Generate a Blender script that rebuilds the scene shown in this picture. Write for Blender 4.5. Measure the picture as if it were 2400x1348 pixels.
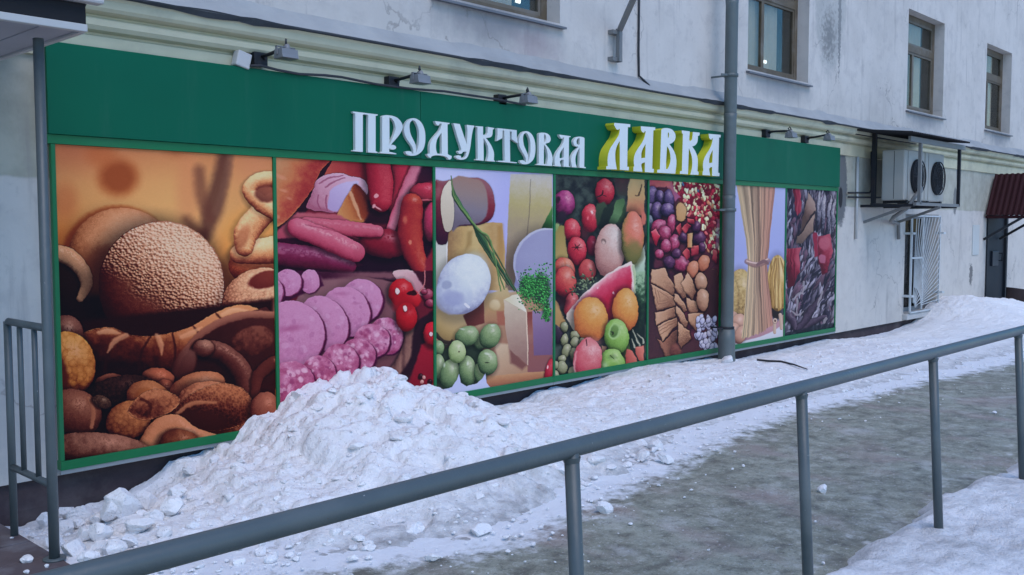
import bpy, bmesh, math, random
import numpy as np
from mathutils import Vector, Matrix

# ------------------------------------------------------------------ camera
for o in list(bpy.data.objects):
    bpy.data.objects.remove(o, do_unlink=True)
SC = bpy.context.scene
COL = SC.collection
PW, PH = 2400.0, 1348.0                      # size of the photograph the layout was measured in
FOC, YAW, PITCH, ROLL, CD, CZ = 2250.0, 0.81567, -0.06282, -0.00091, 6.12743, 1.65
C0 = np.array([0.0, -CD, CZ])
_f = np.array([math.sin(YAW)*math.cos(PITCH), math.cos(YAW)*math.cos(PITCH), math.sin(PITCH)])
_r = np.array([math.cos(YAW), -math.sin(YAW), 0.0]); _u = np.cross(_r, _f)
CR = math.cos(ROLL)*_r + math.sin(ROLL)*_u
CU = -math.sin(ROLL)*_r + math.cos(ROLL)*_u
CF = _f
cam = bpy.data.cameras.new('camera'); camo = bpy.data.objects.new('camera', cam); COL.objects.link(camo)
cam.sensor_fit = 'HORIZONTAL'; cam.sensor_width = 36.0; cam.lens = 36.0*FOC/PW
cam.clip_start = 0.05; cam.clip_end = 2000
M = Matrix(((CR[0], CU[0], -CF[0], C0[0]), (CR[1], CU[1], -CF[1], C0[1]), (CR[2], CU[2], -CF[2], C0[2]), (0, 0, 0, 1)))
camo.matrix_world = M
SC.camera = camo

# ------------------------------------------------------------------ overcast winter daylight
SUN_EL, SUN_AZ = math.radians(58), math.radians(200)     # azimuth clockwise from +Y
w = bpy.data.worlds.new('World'); SC.world = w; w.use_nodes = True
nt = w.node_tree; nt.nodes.clear()
sky = nt.nodes.new('ShaderNodeTexSky'); sky.sky_type = 'NISHITA'; sky.sun_disc = False
sky.sun_elevation = SUN_EL; sky.sun_rotation = SUN_AZ
sky.air_density = 1.0; sky.dust_density = 1.0; sky.ozone_density = 3.0
hs = nt.nodes.new('ShaderNodeHueSaturation'); hs.inputs['Saturation'].default_value = 1.45
bg = nt.nodes.new('ShaderNodeBackground'); bg.inputs['Strength'].default_value = 0.15
wo = nt.nodes.new('ShaderNodeOutputWorld')
nt.links.new(sky.outputs[0], hs.inputs['Color']); nt.links.new(hs.outputs[0], bg.inputs['Color']); nt.links.new(bg.outputs[0], wo.inputs[0])
sl = bpy.data.lights.new('sun', 'SUN'); sl.energy = 0.7; sl.angle = math.radians(40); sl.color = (1.0, 0.95, 0.99)
so = bpy.data.objects.new('sun', sl); COL.objects.link(so)
sd = Vector((math.sin(SUN_AZ)*math.cos(SUN_EL), math.cos(SUN_AZ)*math.cos(SUN_EL), math.sin(SUN_EL)))
so.rotation_euler = (-sd).to_track_quat('-Z', 'Y').to_euler()
SC.view_settings.view_transform = 'Standard'; SC.view_settings.look = 'None'
SC.view_settings.gamma = 1.0; SC.view_settings.use_curve_mapping = False
SC.view_settings.exposure = 0.60
SC.render.engine = 'CYCLES'
SC.cycles.use_denoising = True
SC.cycles.max_bounces = 6

# ------------------------------------------------------------------ photo pixel -> place
def ray(px, py):
    return CF*FOC + CR*(px-PW/2) - CU*(py-PH/2)
def onY(px, py, y=0.0):
    d = ray(px, py); return C0 + d*((y-C0[1])/d[1])
def onZ(px, py, z=0.0):
    d = ray(px, py); return C0 + d*((z-C0[2])/d[2])
def onX(px, py, x):
    d = ray(px, py); return C0 + d*((x-C0[0])/d[0])
def proj(X, Y, Z):
    dx, dy, dz = X-C0[0], Y-C0[1], Z-C0[2]
    dep = dx*CF[0]+dy*CF[1]+dz*CF[2]
    return (PW/2+FOC*(dx*CR[0]+dy*CR[1]+dz*CR[2])/dep, PH/2-FOC*(dx*CU[0]+dy*CU[1]+dz*CU[2])/dep)

# sign layout found from the photograph (metres)
PX0, PWID, PTOP, PBOT, GTOP = 2.377, 1.571, 2.176, 0.126, 2.782
# ------------------------------------------------------------------ numpy painter for the printed posters
def vnoise(x, y, seed=0):
    xi = np.floor(x).astype(np.int64); yi = np.floor(y).astype(np.int64)
    fx = x-xi; fy = y-yi
    fx = fx*fx*(3-2*fx); fy = fy*fy*(3-2*fy)
    def h(a, b):
        n = (a*374761393 + b*668265263 + seed*1442695041) & 0xffffffff
        n = ((n ^ (n >> 13))*1274126177) & 0xffffffff
        return ((n ^ (n >> 16)) & 0xffff)/65535.0
    return (h(xi, yi)*(1-fx)+h(xi+1, yi)*fx)*(1-fy)+(h(xi, yi+1)*(1-fx)+h(xi+1, yi+1)*fx)*fy
def fbm(x, y, oct=4, seed=0):
    s = 0; a = 0.5; t = 0
    for i in range(oct):
        s = s+a*vnoise(x, y, seed+i*17); t += a; a *= 0.5; x = x*2.03+5.1; y = y*2.03+1.7
    return s/t
def worley(x, y, seed=0):
    xi = np.floor(x).astype(np.int64); yi = np.floor(y).astype(np.int64)
    best = np.full(x.shape, 9.0); idv = np.zeros(x.shape)
    def h(a, b, k):
        n = (a*374761393 + b*668265263 + (seed+k)*1442695041) & 0xffffffff
        n = ((n ^ (n >> 13))*1274126177) & 0xffffffff
        return ((n ^ (n >> 16)) & 0xffff)/65535.0
    for i in (-1, 0, 1):
        for j in (-1, 0, 1):
            a, b = xi+i, yi+j
            px = a+h(a, b, 1); py = b+h(a, b, 2)
            d = (px-x)**2+(py-y)**2
            m = d < best
            best = np.where(m, d, best); idv = np.where(m, h(a, b, 3), idv)
    return np.sqrt(best), idv
def sstep(a, b, x):
    t = np.clip((x-a)/(b-a), 0, 1); return t*t*(3-2*t)

class Paint:
    def __init__(self, x0, x1, z0, z1, ppm, warp=4.0):
        self.w = int((x1-x0)*ppm); self.h = int((z1-z0)*ppm)
        X = x0+(np.arange(self.w)+.5)/self.w*(x1-x0); Z = z0+(np.arange(self.h)+.5)/self.h*(z1-z0)
        XX, ZZ = np.meshgrid(X, Z)
        self.x, self.y = proj(XX, 0.0, ZZ)
        k = max(.35, min(1.0, 1200.0/(PW-self.x.mean())*.55))        # organic outlines: bend the drawing a little
        sx, sy = self.x, self.y; wv = warp*k
        self.x = sx+wv*(fbm(sx/(26*k), sy/(26*k), 3, 91)-.5)*2+wv*.35*(fbm(sx/(7*k), sy/(7*k), 2, 92)-.5)*2
        self.y = sy+wv*(fbm(sx/(26*k), sy/(26*k), 3, 93)-.5)*2+wv*.35*(fbm(sx/(7*k), sy/(7*k), 2, 94)-.5)*2
        self.k = k; self.sh = .75; self.gl = .35; self.gr = 1.0
        self.img = np.zeros((self.h, self.w, 3)); self.Z = (0, 0, 1.0)
        self.L = np.array([.45, -.75, .5]); self.L /= np.linalg.norm(self.L)
    def z(self, ox, oy, s): self.Z = (ox, oy, s)
    def P(self, pts):
        ox, oy, s = self.Z; return np.array([(ox+a/s, oy+b/s) for a, b in pts])
    def fill(self, c): self.img[:] = c
    def mixin(self, m, col, sl):
        self.img[sl] = self.img[sl]*(1-m[..., None])+np.asarray(col)*m[..., None]
    def crop(self, x0, x1, y0, y1):
        m = (self.x > x0) & (self.x < x1) & (self.y > y0) & (self.y < y1)
        r = np.flatnonzero(m.any(1)); c = np.flatnonzero(m.any(0))
        if len(r) == 0 or len(c) == 0: return None
        return (slice(r[0], r[-1]+1), slice(c[0], c[-1]+1))
    def ramp(self, t, cs):
        cs = np.array(cs, float); n = len(cs)-1
        t = np.clip(t, 0, 1)*n; i = np.clip(t.astype(int), 0, n-1); f = (t-i)[..., None]
        return cs[i]*(1-f)+cs[i+1]*f
    def tex(self, t, x, y, tx):
        if tx is None: return t
        kind, amp, sc = tx
        if kind == 'n': return t+amp*(fbm(x/sc, y/sc, 4, 3)-.5)*2
        if kind == 'c':                                     # seeds / crumbs
            d, i = worley(x/sc, y/sc, 5); return t+amp*((1-d*1.3)+(i-.5)*.8-.25)
        if kind == 's':                                     # strands
            return t+amp*(vnoise(x/sc, y/(sc*14), 7)-.5)*2
        return t
    def ell(self, cx, cy, rx, ry, ang=0, cs=((0, 0, 0), (255, 255, 255)), soft=1.2, tex=None, flat=0.0, a=1.0, raw=False, L=None):
        ox, oy, s = self.Z
        if not raw: cx, cy, rx, ry = ox+cx/s, oy+cy/s, rx/s, ry/s
        solid = soft < 2.2 and a == 1.0 and min(rx, ry) > 3.5
        g = .30*min(rx, ry) if solid else 0
        R = max(rx, ry)+soft*2+g*1.6
        sl = self.crop(cx-R, cx+R, cy-R, cy+R)
        if sl is None: return
        x = self.x[sl]; y = self.y[sl]
        if solid:                                               # contact shade printed round each thing
            c_, s_ = math.cos(math.radians(ang)), math.sin(math.radians(ang)); dx = x-cx+.25*g; dy = y-cy-.45*g
            r = np.sqrt(((dx*c_+dy*s_)/(rx+g*.2))**2+((-dx*s_+dy*c_)/(ry+g*.2))**2)
            self.img[sl] *= (1-.62*self.sh*sstep(1+1.1*g/min(rx, ry), .9, r))[..., None]
        ca, sa = math.cos(math.radians(ang)), math.sin(math.radians(ang))
        dx = x-cx; dy = y-cy; u = (dx*ca+dy*sa)/rx; v = (-dx*sa+dy*ca)/ry
        r = np.sqrt(u*u+v*v); m = sstep(0, 1, .5+(1-r)*min(rx, ry)/soft)*a
        nz = np.sqrt(np.clip(1-r*r, 0, 1)); nx = (u*ca-v*sa); ny = (u*sa+v*ca)
        l = self.L if L is None else L
        t = (nx*l[0]+ny*l[1]+nz*l[2])*.5+.5
        if solid: t = np.clip(t, 0, 1)**1.25-.20*r**5*(1-flat)
        t = t*(1-flat)+.62*flat
        t = self.tex(t, x, y, tex)
        col = None
        if solid:
            f = fbm(x/(3.2*self.k), y/(3.2*self.k), 3, 57)
            t = t+.20*self.gr*(f-.5)+.14*(fbm(x/(20*self.k), y/(20*self.k), 3, 58)-.5)
            col = self.ramp(t, cs)
            if self.gl > 0 and flat < .3:
                hx, hy, hz = l[0], l[1], l[2]+1; q = math.sqrt(hx*hx+hy*hy+hz*hz)
                sp = np.clip((nx*hx+ny*hy+nz*hz)/q, 0, 1)**26*self.gl*sstep(.38, .62, fbm(x/(9*self.k), y/(9*self.k), 3, 60)+.08)
                col = col+(np.array((244, 232, 222))-col)*sp[..., None]
        self.mixin(m, self.ramp(t, cs) if col is None else col, sl)
    def sdist(self, p, x, y, closed=True):
        n = len(p); best = np.full(x.shape, 1e9); ins = np.zeros(x.shape, bool); par = np.zeros(x.shape)
        for i in range(n if closed else n-1):
            a = p[i]; b = p[(i+1) % n]; e = b-a; L2 = max(e@e, 1e-9)
            t = np.clip(((x-a[0])*e[0]+(y-a[1])*e[1])/L2, 0, 1)
            d = (x-a[0]-t*e[0])**2+(y-a[1]-t*e[1])**2
            m = d < best; best = np.where(m, d, best); par = np.where(m, i+t, par)
            if closed:
                c = ((a[1] > y) != (b[1] > y)) & (x < e[0]*(y-a[1])/(e[1] if abs(e[1]) > 1e-9 else 1e-9)+a[0])
                ins ^= c
        return np.sqrt(best), ins, par
    def smooth(self, p, closed=True, k=4):
        n = len(p); out = []
        rng = range(n if closed else n-1)
        for i in rng:
            p0 = p[(i-1) % n] if closed or i > 0 else p[i]; p1 = p[i]; p2 = p[(i+1) % n]
            p3 = p[(i+2) % n] if closed or i+2 < n else p2
            for j in range(k):
                t = j/k
                out.append(.5*((2*p1)+(-p0+p2)*t+(2*p0-5*p1+4*p2-p3)*t*t+(-p0+3*p1-3*p2+p3)*t**3))
        if not closed: out.append(p[-1])
        return np.array(out)
    def poly(self, pts, cs, grad=None, puff=0, soft=1.2, tex=None, sm=False, a=1.0):
        p = self.P(pts)
        if sm: p = self.smooth(p, True, 3)
        sl = self.crop(p[:, 0].min()-soft*2, p[:, 0].max()+soft*2, p[:, 1].min()-soft*2, p[:, 1].max()+soft*2)
        if sl is None: return
        x = self.x[sl]; y = self.y[sl]
        d, ins, _ = self.sdist(p, x, y); sd = np.where(ins, d, -d)
        m = sstep(0, 1, .5+sd/soft)*a
        if (sm or puff) and soft < 2.2:
            self.img[sl] *= (1-.5*self.sh*sstep(-7*self.k, 1, sd))[..., None]
        if len(cs) == 1: cs = (cs[0], cs[0])
        if grad is None: t = np.full(x.shape, .6)
        else:
            g = self.P(grad); e = g[1]-g[0]; t = ((x-g[0][0])*e[0]+(y-g[0][1])*e[1])/(e@e)
        if puff:
            hh = np.sqrt(np.clip(1-(1-np.clip(d*self.Z[2]/puff, 0, 1))**2, 0, 1))
            gy, gx = np.gradient(hh); gl = -(gx*self.L[0]-gy*self.L[1])*3.0
            t = t+np.clip(gl, -.5, .5)-.25*(1-hh)
        t = self.tex(t, x, y, tex)+.08*(fbm(x/(8*self.k), y/(8*self.k), 3, 59)-.5)
        self.mixin(m, self.ramp(t, cs), sl)
    def tube(self, pts, ws, cs, soft=1.2, tex=None, sm=True, a=1.0, L=None):
        p = self.P(pts); ws = np.array(ws, float)/self.Z[2]
        k = 1
        if sm and len(p) > 2: p = self.smooth(p, False, 4); k = 4
        solid = soft < 2.2 and a == 1.0 and ws.max() > 6
        W = ws.max()*(1.6 if solid else 1)+soft*2
        sl = self.crop(p[:, 0].min()-W, p[:, 0].max()+W, p[:, 1].min()-W, p[:, 1].max()+W)
        if sl is None: return
        x = self.x[sl]; y = self.y[sl]; best = np.full(x.shape, 1e9); nx = np.zeros(x.shape); ny = np.zeros(x.shape); wd = np.ones(x.shape)
        for i in range(len(p)-1):
            A = p[i]; e = p[i+1]-A; t = np.clip(((x-A[0])*e[0]+(y-A[1])*e[1])/max(e@e, 1e-9), 0, 1)
            dx = x-A[0]-t*e[0]; dy = y-A[1]-t*e[1]
            q = np.clip((i+t)/k, 0, len(ws)-1.0001) if len(ws) > 1 else np.zeros(x.shape)
            ww = np.interp(q, np.arange(len(ws)), ws) if len(ws) > 1 else np.full(x.shape, ws[0])
            d = np.sqrt(dx*dx+dy*dy)/ww; m = d < best
            best = np.where(m, d, best); nx = np.where(m, dx/ww, nx); ny = np.where(m, dy/ww, ny); wd = np.where(m, ww, wd)
        m = sstep(0, 1, .5+(1-best)*wd/soft)*a
        l = self.L if L is None else L
        t = (nx*l[0]+ny*l[1]+np.sqrt(np.clip(1-best**2, 0, 1))*l[2])*.5+.5
        if solid:
            self.img[sl] *= (1-.60*self.sh*sstep(1.45, .9, best+.12*nx-.12*ny))[..., None]
            t = np.clip(t, 0, 1)**1.2-.16*best**5+.18*self.gr*(fbm(x/(3.2*self.k), y/(3.2*self.k), 3, 57)-.5)+.12*(fbm(x/(20*self.k), y/(20*self.k), 3, 58)-.5)
        t = self.tex(t, x, y, tex)
        col = self.ramp(t, cs)
        if solid and self.gl > 0:
            hx, hy, hz = l[0], l[1], l[2]+1; q = math.sqrt(hx*hx+hy*hy+hz*hz)
            sp = np.clip((nx*hx+ny*hy+np.sqrt(np.clip(1-best**2, 0, 1))*hz)/q, 0, 1)**30*self.gl*sstep(.40, .66, fbm(x/(9*self.k), y/(9*self.k), 3, 60)+.04)
            col = col+(np.array((244, 226, 220))-col)*sp[..., None]
        self.mixin(m, col, sl)

def C3(r, g, b, lo=.45, hi=1.28):
    c = np.array([r, g, b], float); return (c*lo, c, np.clip(c*hi+8, 0, 250))

def p_bread(p):
    x, y = p.x, p.y; I = p.img; p.gl = .5; p.gr = 1.3
    t = np.clip((y-330)/300, 0, 1)
    base = p.ramp(t, [(178, 118, 84), (196, 152, 100), (200, 158, 98), (190, 120, 60)])
    g = np.exp(-(((x-400)/170)**2+((y-500)/110)**2))[..., None]; base = base*(1-.6*g)+np.array((212, 182, 126))*.6*g
    g = np.exp(-(((x-150)/60)**2+((y-570)/70)**2))[..., None]; base = base*(1-.7*g)+np.array((190, 98, 30))*.7*g
    g = np.exp(-(((x-170)/80)**2+((y-340)/60)**2))[..., None]; base = base*(1-.5*g)+np.array((165, 100, 72))*.5*g
    g = np.exp(-(((x-600)/50)**2+((y-390)/60)**2))[..., None]; base = base*(1-.5*g)+np.array((196, 140, 108))*.5*g
    I[:] = base
    p.z(0, 0, 1)
    p.tube([(235, 345), (255, 390), (275, 420)], [22, 30, 36], [(150, 78, 34)], soft=38, a=.85) if False else None
    for (cx, cy, rx, ry, c, a) in ((276, 416, 46, 42, (158, 82, 38), .95), (236, 360, 34, 30, (176, 102, 56), .6), (420, 350, 26, 16, (160, 90, 50), .6), (150, 470, 30, 40, (180, 100, 60), .5), (440, 440, 26, 90, (196, 140, 100), .6)):
        p.ell(cx, cy, rx, ry, 0, (c, c), soft=38, a=a)
    p.tube([(528, 352), (516, 420), (498, 490), (480, 556)], [14, 20, 24, 12], [(92, 58, 48), (100, 66, 56)], soft=26, a=.8)
    p.tube([(540, 350), (530, 420), (505, 500)], [8, 9, 8], [(128, 94, 80)]*2, soft=12, a=.5)
    p.tube([(466, 400), (472, 455), (488, 510)], [13, 16, 14], [(118, 76, 60)]*2, soft=24, a=.7)
    p.tube([(436, 515), (455, 535), (470, 545)], [10, 14, 12], [(106, 64, 50)]*2, soft=24, a=.55)
    p.sh = .25
    p.gl = 0
    # back bun with glowing rim
    p.ell(276, 606, 132, 124, 0, ((120, 40, 14), (150, 60, 20), (170, 80, 30)), soft=16, a=.8)
    p.ell(284, 606, 127, 119, 0, ((88, 34, 16), (150, 86, 48), (188, 136, 98), (204, 168, 138)), tex=('n', .06, 40))
    p.ell(250, 640, 80, 60, 20, ((120, 60, 30), (140, 74, 38)), soft=40, a=.6)
    p.sh = .8; p.gl = .4
    # left ring
    p.poly([(118, 700), (235, 690), (300, 760), (300, 800), (118, 800)], [(24, 6, 5), (30, 10, 8)], soft=24)
    p.ell(150, 665, 48, 70, -25, ((14, 5, 4), (40, 18, 10)), soft=4)
    p.tube([(112, 588), (160, 602), (192, 634), (202, 668), (186, 700)], [18, 20, 17, 14, 8], C3(158, 120, 92, .4, 1.25))
    # sesame bun
    p.ell(378, 668, 148, 150, 0, ((40, 6, 4), (76, 16, 10), (120, 60, 42), (168, 124, 100), (206, 184, 168)), tex=None)
    sl = p.crop(225, 530, 510, 800); X = p.x[sl]; Y = p.y[sl]
    u = (X-378)/147; v = (Y-668)/149; r = np.sqrt(u*u+v*v)
    d, i = worley(X/8.0+.35*v, Y/6.2, 11); bump = np.clip(1-d*1.45, 0, 1)
    d2, _ = worley(X/8.0+.35*v-.22, Y/6.2+.28, 11)
    rel = (1-d*1.4)-(1-d2*1.4)
    lit = np.clip(.5+.42*u-.62*v, 0, 1)
    msk = np.where(r < .99, 1, 0)*sstep(.16, .42, lit+.18*(fbm(X/30, Y/30, 3, 2)-.5))
    col = p.ramp(np.clip(lit*.92+rel*.75+(i-.5)*.16, 0, 1), [(46, 12, 10), (96, 48, 36), (158, 112, 88), (202, 170, 148), (222, 208, 200)])
    p.mixin(msk*(.62+.38*bump), col, sl)
    p.sh = .35
    # braid at the right
    p.ell(585, 560, 70, 70, 0, ((210, 150, 70), (215, 165, 90)), soft=40, a=.6)
    LT = np.array([.15, -.93, .33]); cr2 = ((92, 40, 28), (150, 80, 56), (200, 148, 104), (230, 206, 164), (236, 218, 182))
    p.ell(612, 616, 78, 54, -8, ((88, 26, 16), (160, 72, 42), (200, 126, 80), (216, 160, 112)), L=LT)
    p.tube([(650, 585), (606, 590), (560, 596)], [34, 30, 22], cr2, L=LT)
    p.tube([(650, 470), (610, 505), (578, 545), (572, 582)], [26, 30, 30, 20], cr2, L=LT)
    p.ell(566, 560, 14, 34, 24, ((120, 60, 40), (170, 100, 66)), soft=10, a=.6)
    p.tube([(650, 500), (612, 478), (584, 448), (604, 424), (650, 420)], [20, 20, 17, 18, 20], cr2, L=LT)
    p.ell(622, 455, 26, 20, 0, ((96, 44, 36), (150, 86, 70)), soft=9, a=.9)
    p.ell(596, 690, 82, 56, -28, ((86, 34, 26), (150, 96, 72), (196, 154, 126), (220, 196, 168)), tex=('c', .22, 6))
    p.ell(624, 655, 44, 20, -14, ((96, 24, 20), (130, 46, 36)), soft=6, a=.9)
    p.ell(610, 725, 40, 22, 0, ((120, 70, 60), (180, 140, 130)), soft=6)
    p.sh = .85
    # croissant
    p.poly([(118, 760), (640, 700), (640, 960), (118, 960)], [(40, 8, 6), (56, 14, 10)], grad=[(300, 760), (300, 940)], soft=16)
    cr = ((30, 6, 5), (74, 22, 13), (130, 64, 36), (178, 116, 70), (196, 144, 102))
    p.poly([(176, 812), (205, 776), (262, 768), (300, 784), (350, 788), (404, 780), (450, 764), (500, 735), (548, 716), (590, 718), (612, 734), (560, 752), (510, 785), (462, 822), (440, 860), (430, 905), (380, 915), (290, 912), (212, 905), (184, 860)], (cr[4], cr[3], cr[2], cr[1], cr[0], cr[0]), grad=[(360, 755), (330, 900)], puff=34, sm=True, soft=1.4, tex=('n', .16, 14))
    for q in ([(300, 784), (262, 812), (246, 860), (252, 905)], [(352, 788), (330, 830), (322, 905)], [(404, 780), (410, 830), (400, 905)], [(452, 764), (470, 792), (458, 824)], [(505, 735), (520, 752), (512, 782)]): p.tube(q, [2, 3, 4, 3][:len(q)], ((54, 14, 8),)*2, soft=5, a=.7)
    for q in ([(296, 786), (268, 800), (252, 826)], [(366, 786), (376, 804), (378, 832)], [(230, 780), (255, 776), (280, 782)], [(424, 790), (446, 782), (470, 768)], [(520, 738), (545, 728), (580, 728)]): p.tube(q, [5, 7, 2], ((186, 136, 100), (222, 190, 158)), soft=6, a=.75)
    p.ell(330, 905, 190, 34, 0, ((40, 8, 6),)*2, soft=30, a=.7)
    # golden torn roll, left
    p.ell(150, 790, 44, 52, 20, ((46, 20, 18), (96, 54, 46), (150, 104, 90)))
    p.ell(160, 852, 62, 76, -12, ((90, 34, 12), (160, 90, 32), (200, 146, 66), (222, 186, 110)), tex=('c', .3, 13))
    p.ell(132, 880, 26, 60, -10, ((84, 30, 16), (112, 44, 22)), soft=14, a=.9)
    # dark bread bowl
    p.poly([(404, 900), (418, 840), (452, 792), (512, 752), (575, 736), (640, 736), (640, 950), (560, 944), (520, 890), (440, 900)], [(44, 14, 14), (66, 26, 24), (88, 44, 40)], grad=[(440, 900), (600, 740)], sm=True, tex=('n', .12, 16))
    p.tube([(404, 892), (424, 836), (462, 790), (520, 754), (580, 738), (640, 738)], [4, 6, 8, 9, 9, 9], ((104, 56, 46), (166, 116, 98)), soft=5)
    p.ell(590, 800, 52, 34, -18, ((56, 22, 18), (104, 58, 46), (146, 92, 74)), tex=('n', .5, 9), a=.9, soft=6)
    p.tube([(476, 818), (520, 826), (560, 862), (578, 905), (572, 940)], [21, 22, 24, 24, 20], ((30, 10, 12), (76, 38, 34), (120, 74, 66), (150, 108, 98)), tex=('n', .06, 12))
    p.ell(476, 816, 25, 20, 0, ((50, 22, 20), (116, 72, 64), (180, 150, 138)))
    p.ell(430, 860, 26, 46, 25, ((36, 12, 14), (86, 46, 42), (140, 104, 98)), soft=8, a=.9)
    p.tube([(640, 850), (605, 880), (596, 930)], [16, 14, 10], C3(104, 58, 48))
    # bottom row
    p.ell(262, 898, 40, 22, 0, C3(150, 100, 78)); p.ell(370, 886, 38, 24, 10, C3(156, 98, 72), tex=('n', .1, 8))
    p.ell(385, 915, 24, 26, 0, C3(140, 84, 62))
    p.poly([(190, 930), (330, 910), (420, 930), (420, 1090), (120, 1100), (120, 960)], [(38, 14, 10), (46, 18, 12)], soft=10)
    p.ell(285, 918, 84, 38, -8, ((12, 8, 8), (34, 22, 20), (74, 58, 54)), tex=('c', .4, 7))
    p.ell(172, 968, 66, 56, 14, ((30, 10, 8), (84, 44, 34), (140, 92, 72), (172, 126, 104)))
    p.tube([(206, 934), (218, 965), (214, 1002)], [5, 6, 4], ((150, 100, 76), (186, 140, 110)), soft=4)
    p.ell(238, 942, 24, 14, 20, ((40, 34, 28), (110, 100, 84)), tex=('c', .5, 4))
    p.ell(350, 938, 56, 44, 25, ((90, 40, 22), (164, 108, 66), (204, 160, 112)), tex=('n', .14, 16))
    p.ell(340, 930, 26, 22, 0, ((120, 60, 24), (190, 130, 70)), soft=8, a=.8)
    p.ell(462, 905, 66, 32, -14, ((110, 56, 36), (178, 126, 90), (214, 172, 134)), tex=('n', .16, 12))
    p.ell(300, 985, 54, 44, -25, ((80, 36, 18), (156, 100, 56), (200, 150, 96)), tex=('c', .25, 10))
    p.ell(505, 958, 92, 62, 14, ((66, 26, 18), (146, 92, 66), (198, 152, 118), (218, 184, 152)), tex=('c', .16, 8))
    p.ell(470, 985, 80, 36, 4, ((62, 22, 14), (96, 44, 30)), soft=14, a=.92)
    sr = ((60, 22, 12), (134, 78, 52), (190, 138, 98), (216, 180, 142))
    p.poly([(398, 985), (420, 945), (462, 915), (520, 898), (570, 912), (592, 945), (585, 985), (540, 1005), (470, 1012), (420, 1005)], (sr[3], sr[2], sr[1], sr[0], sr[0]), grad=[(500, 890), (480, 1005)], puff=22, sm=True, soft=1.4, tex=('c', .16, 6))
    p.ell(470, 986, 60, 24, 6, ((52, 18, 11), (84, 36, 22)), soft=14, a=.8)
    p.tube([(412, 972), (450, 946), (505, 944)], [4, 6, 3], ((170, 118, 84), (212, 172, 134)), soft=6, a=.8)
    p.poly([(300, 965), (330, 925), (375, 912), (420, 935), (400, 965), (340, 985)], (sr[3], sr[2], sr[1], sr[0]), grad=[(360, 905), (350, 985)], puff=18, sm=True, soft=1.4, tex=('n', .3, 7))
    p.tube([(330, 935), (352, 948), (350, 970)], [3, 4, 2], ((80, 34, 18),)*2, soft=4, a=.7)
    p.tube([(345, 1060), (372, 1010), (410, 994), (450, 1020), (530, 1034)], [30, 26, 22, 20, 8], ((80, 36, 22), (160, 108, 76), (206, 164, 126), (220, 184, 150)), tex=('n', .08, 12))
    p.ell(420, 1040, 48, 34, 0, ((60, 26, 16), (120, 70, 44), (170, 116, 78)), tex=('n', .2, 10))
    p.ell(230, 1050, 120, 36, 4, ((64, 34, 30), (134, 96, 82), (178, 146, 134)), tex=('n', .3, 11))
    p.ell(620, 960, 34, 42, 10, ((70, 30, 26), (150, 96, 80), (190, 140, 120)))
    p.poly([(118, 1075), (400, 1048), (640, 1010), (640, 1120), (118, 1130)], [(52, 26, 20)], soft=18, a=.75)

    k = sstep(690, 860, p.y)[..., None]; p.img = p.img*(1-k*(1-np.array((.86, .74, .70))))
    lum = sstep(0, 150, p.img.mean(-1))[..., None]; p.img = p.img*(.72+.28*lum)*np.array((1.12, 1.0, .88)); dk = sstep(95, 20, p.img.mean(-1))[..., None]; p.img = p.img*(1-dk*(1-np.array((1.05, .62, .55))))

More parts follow.
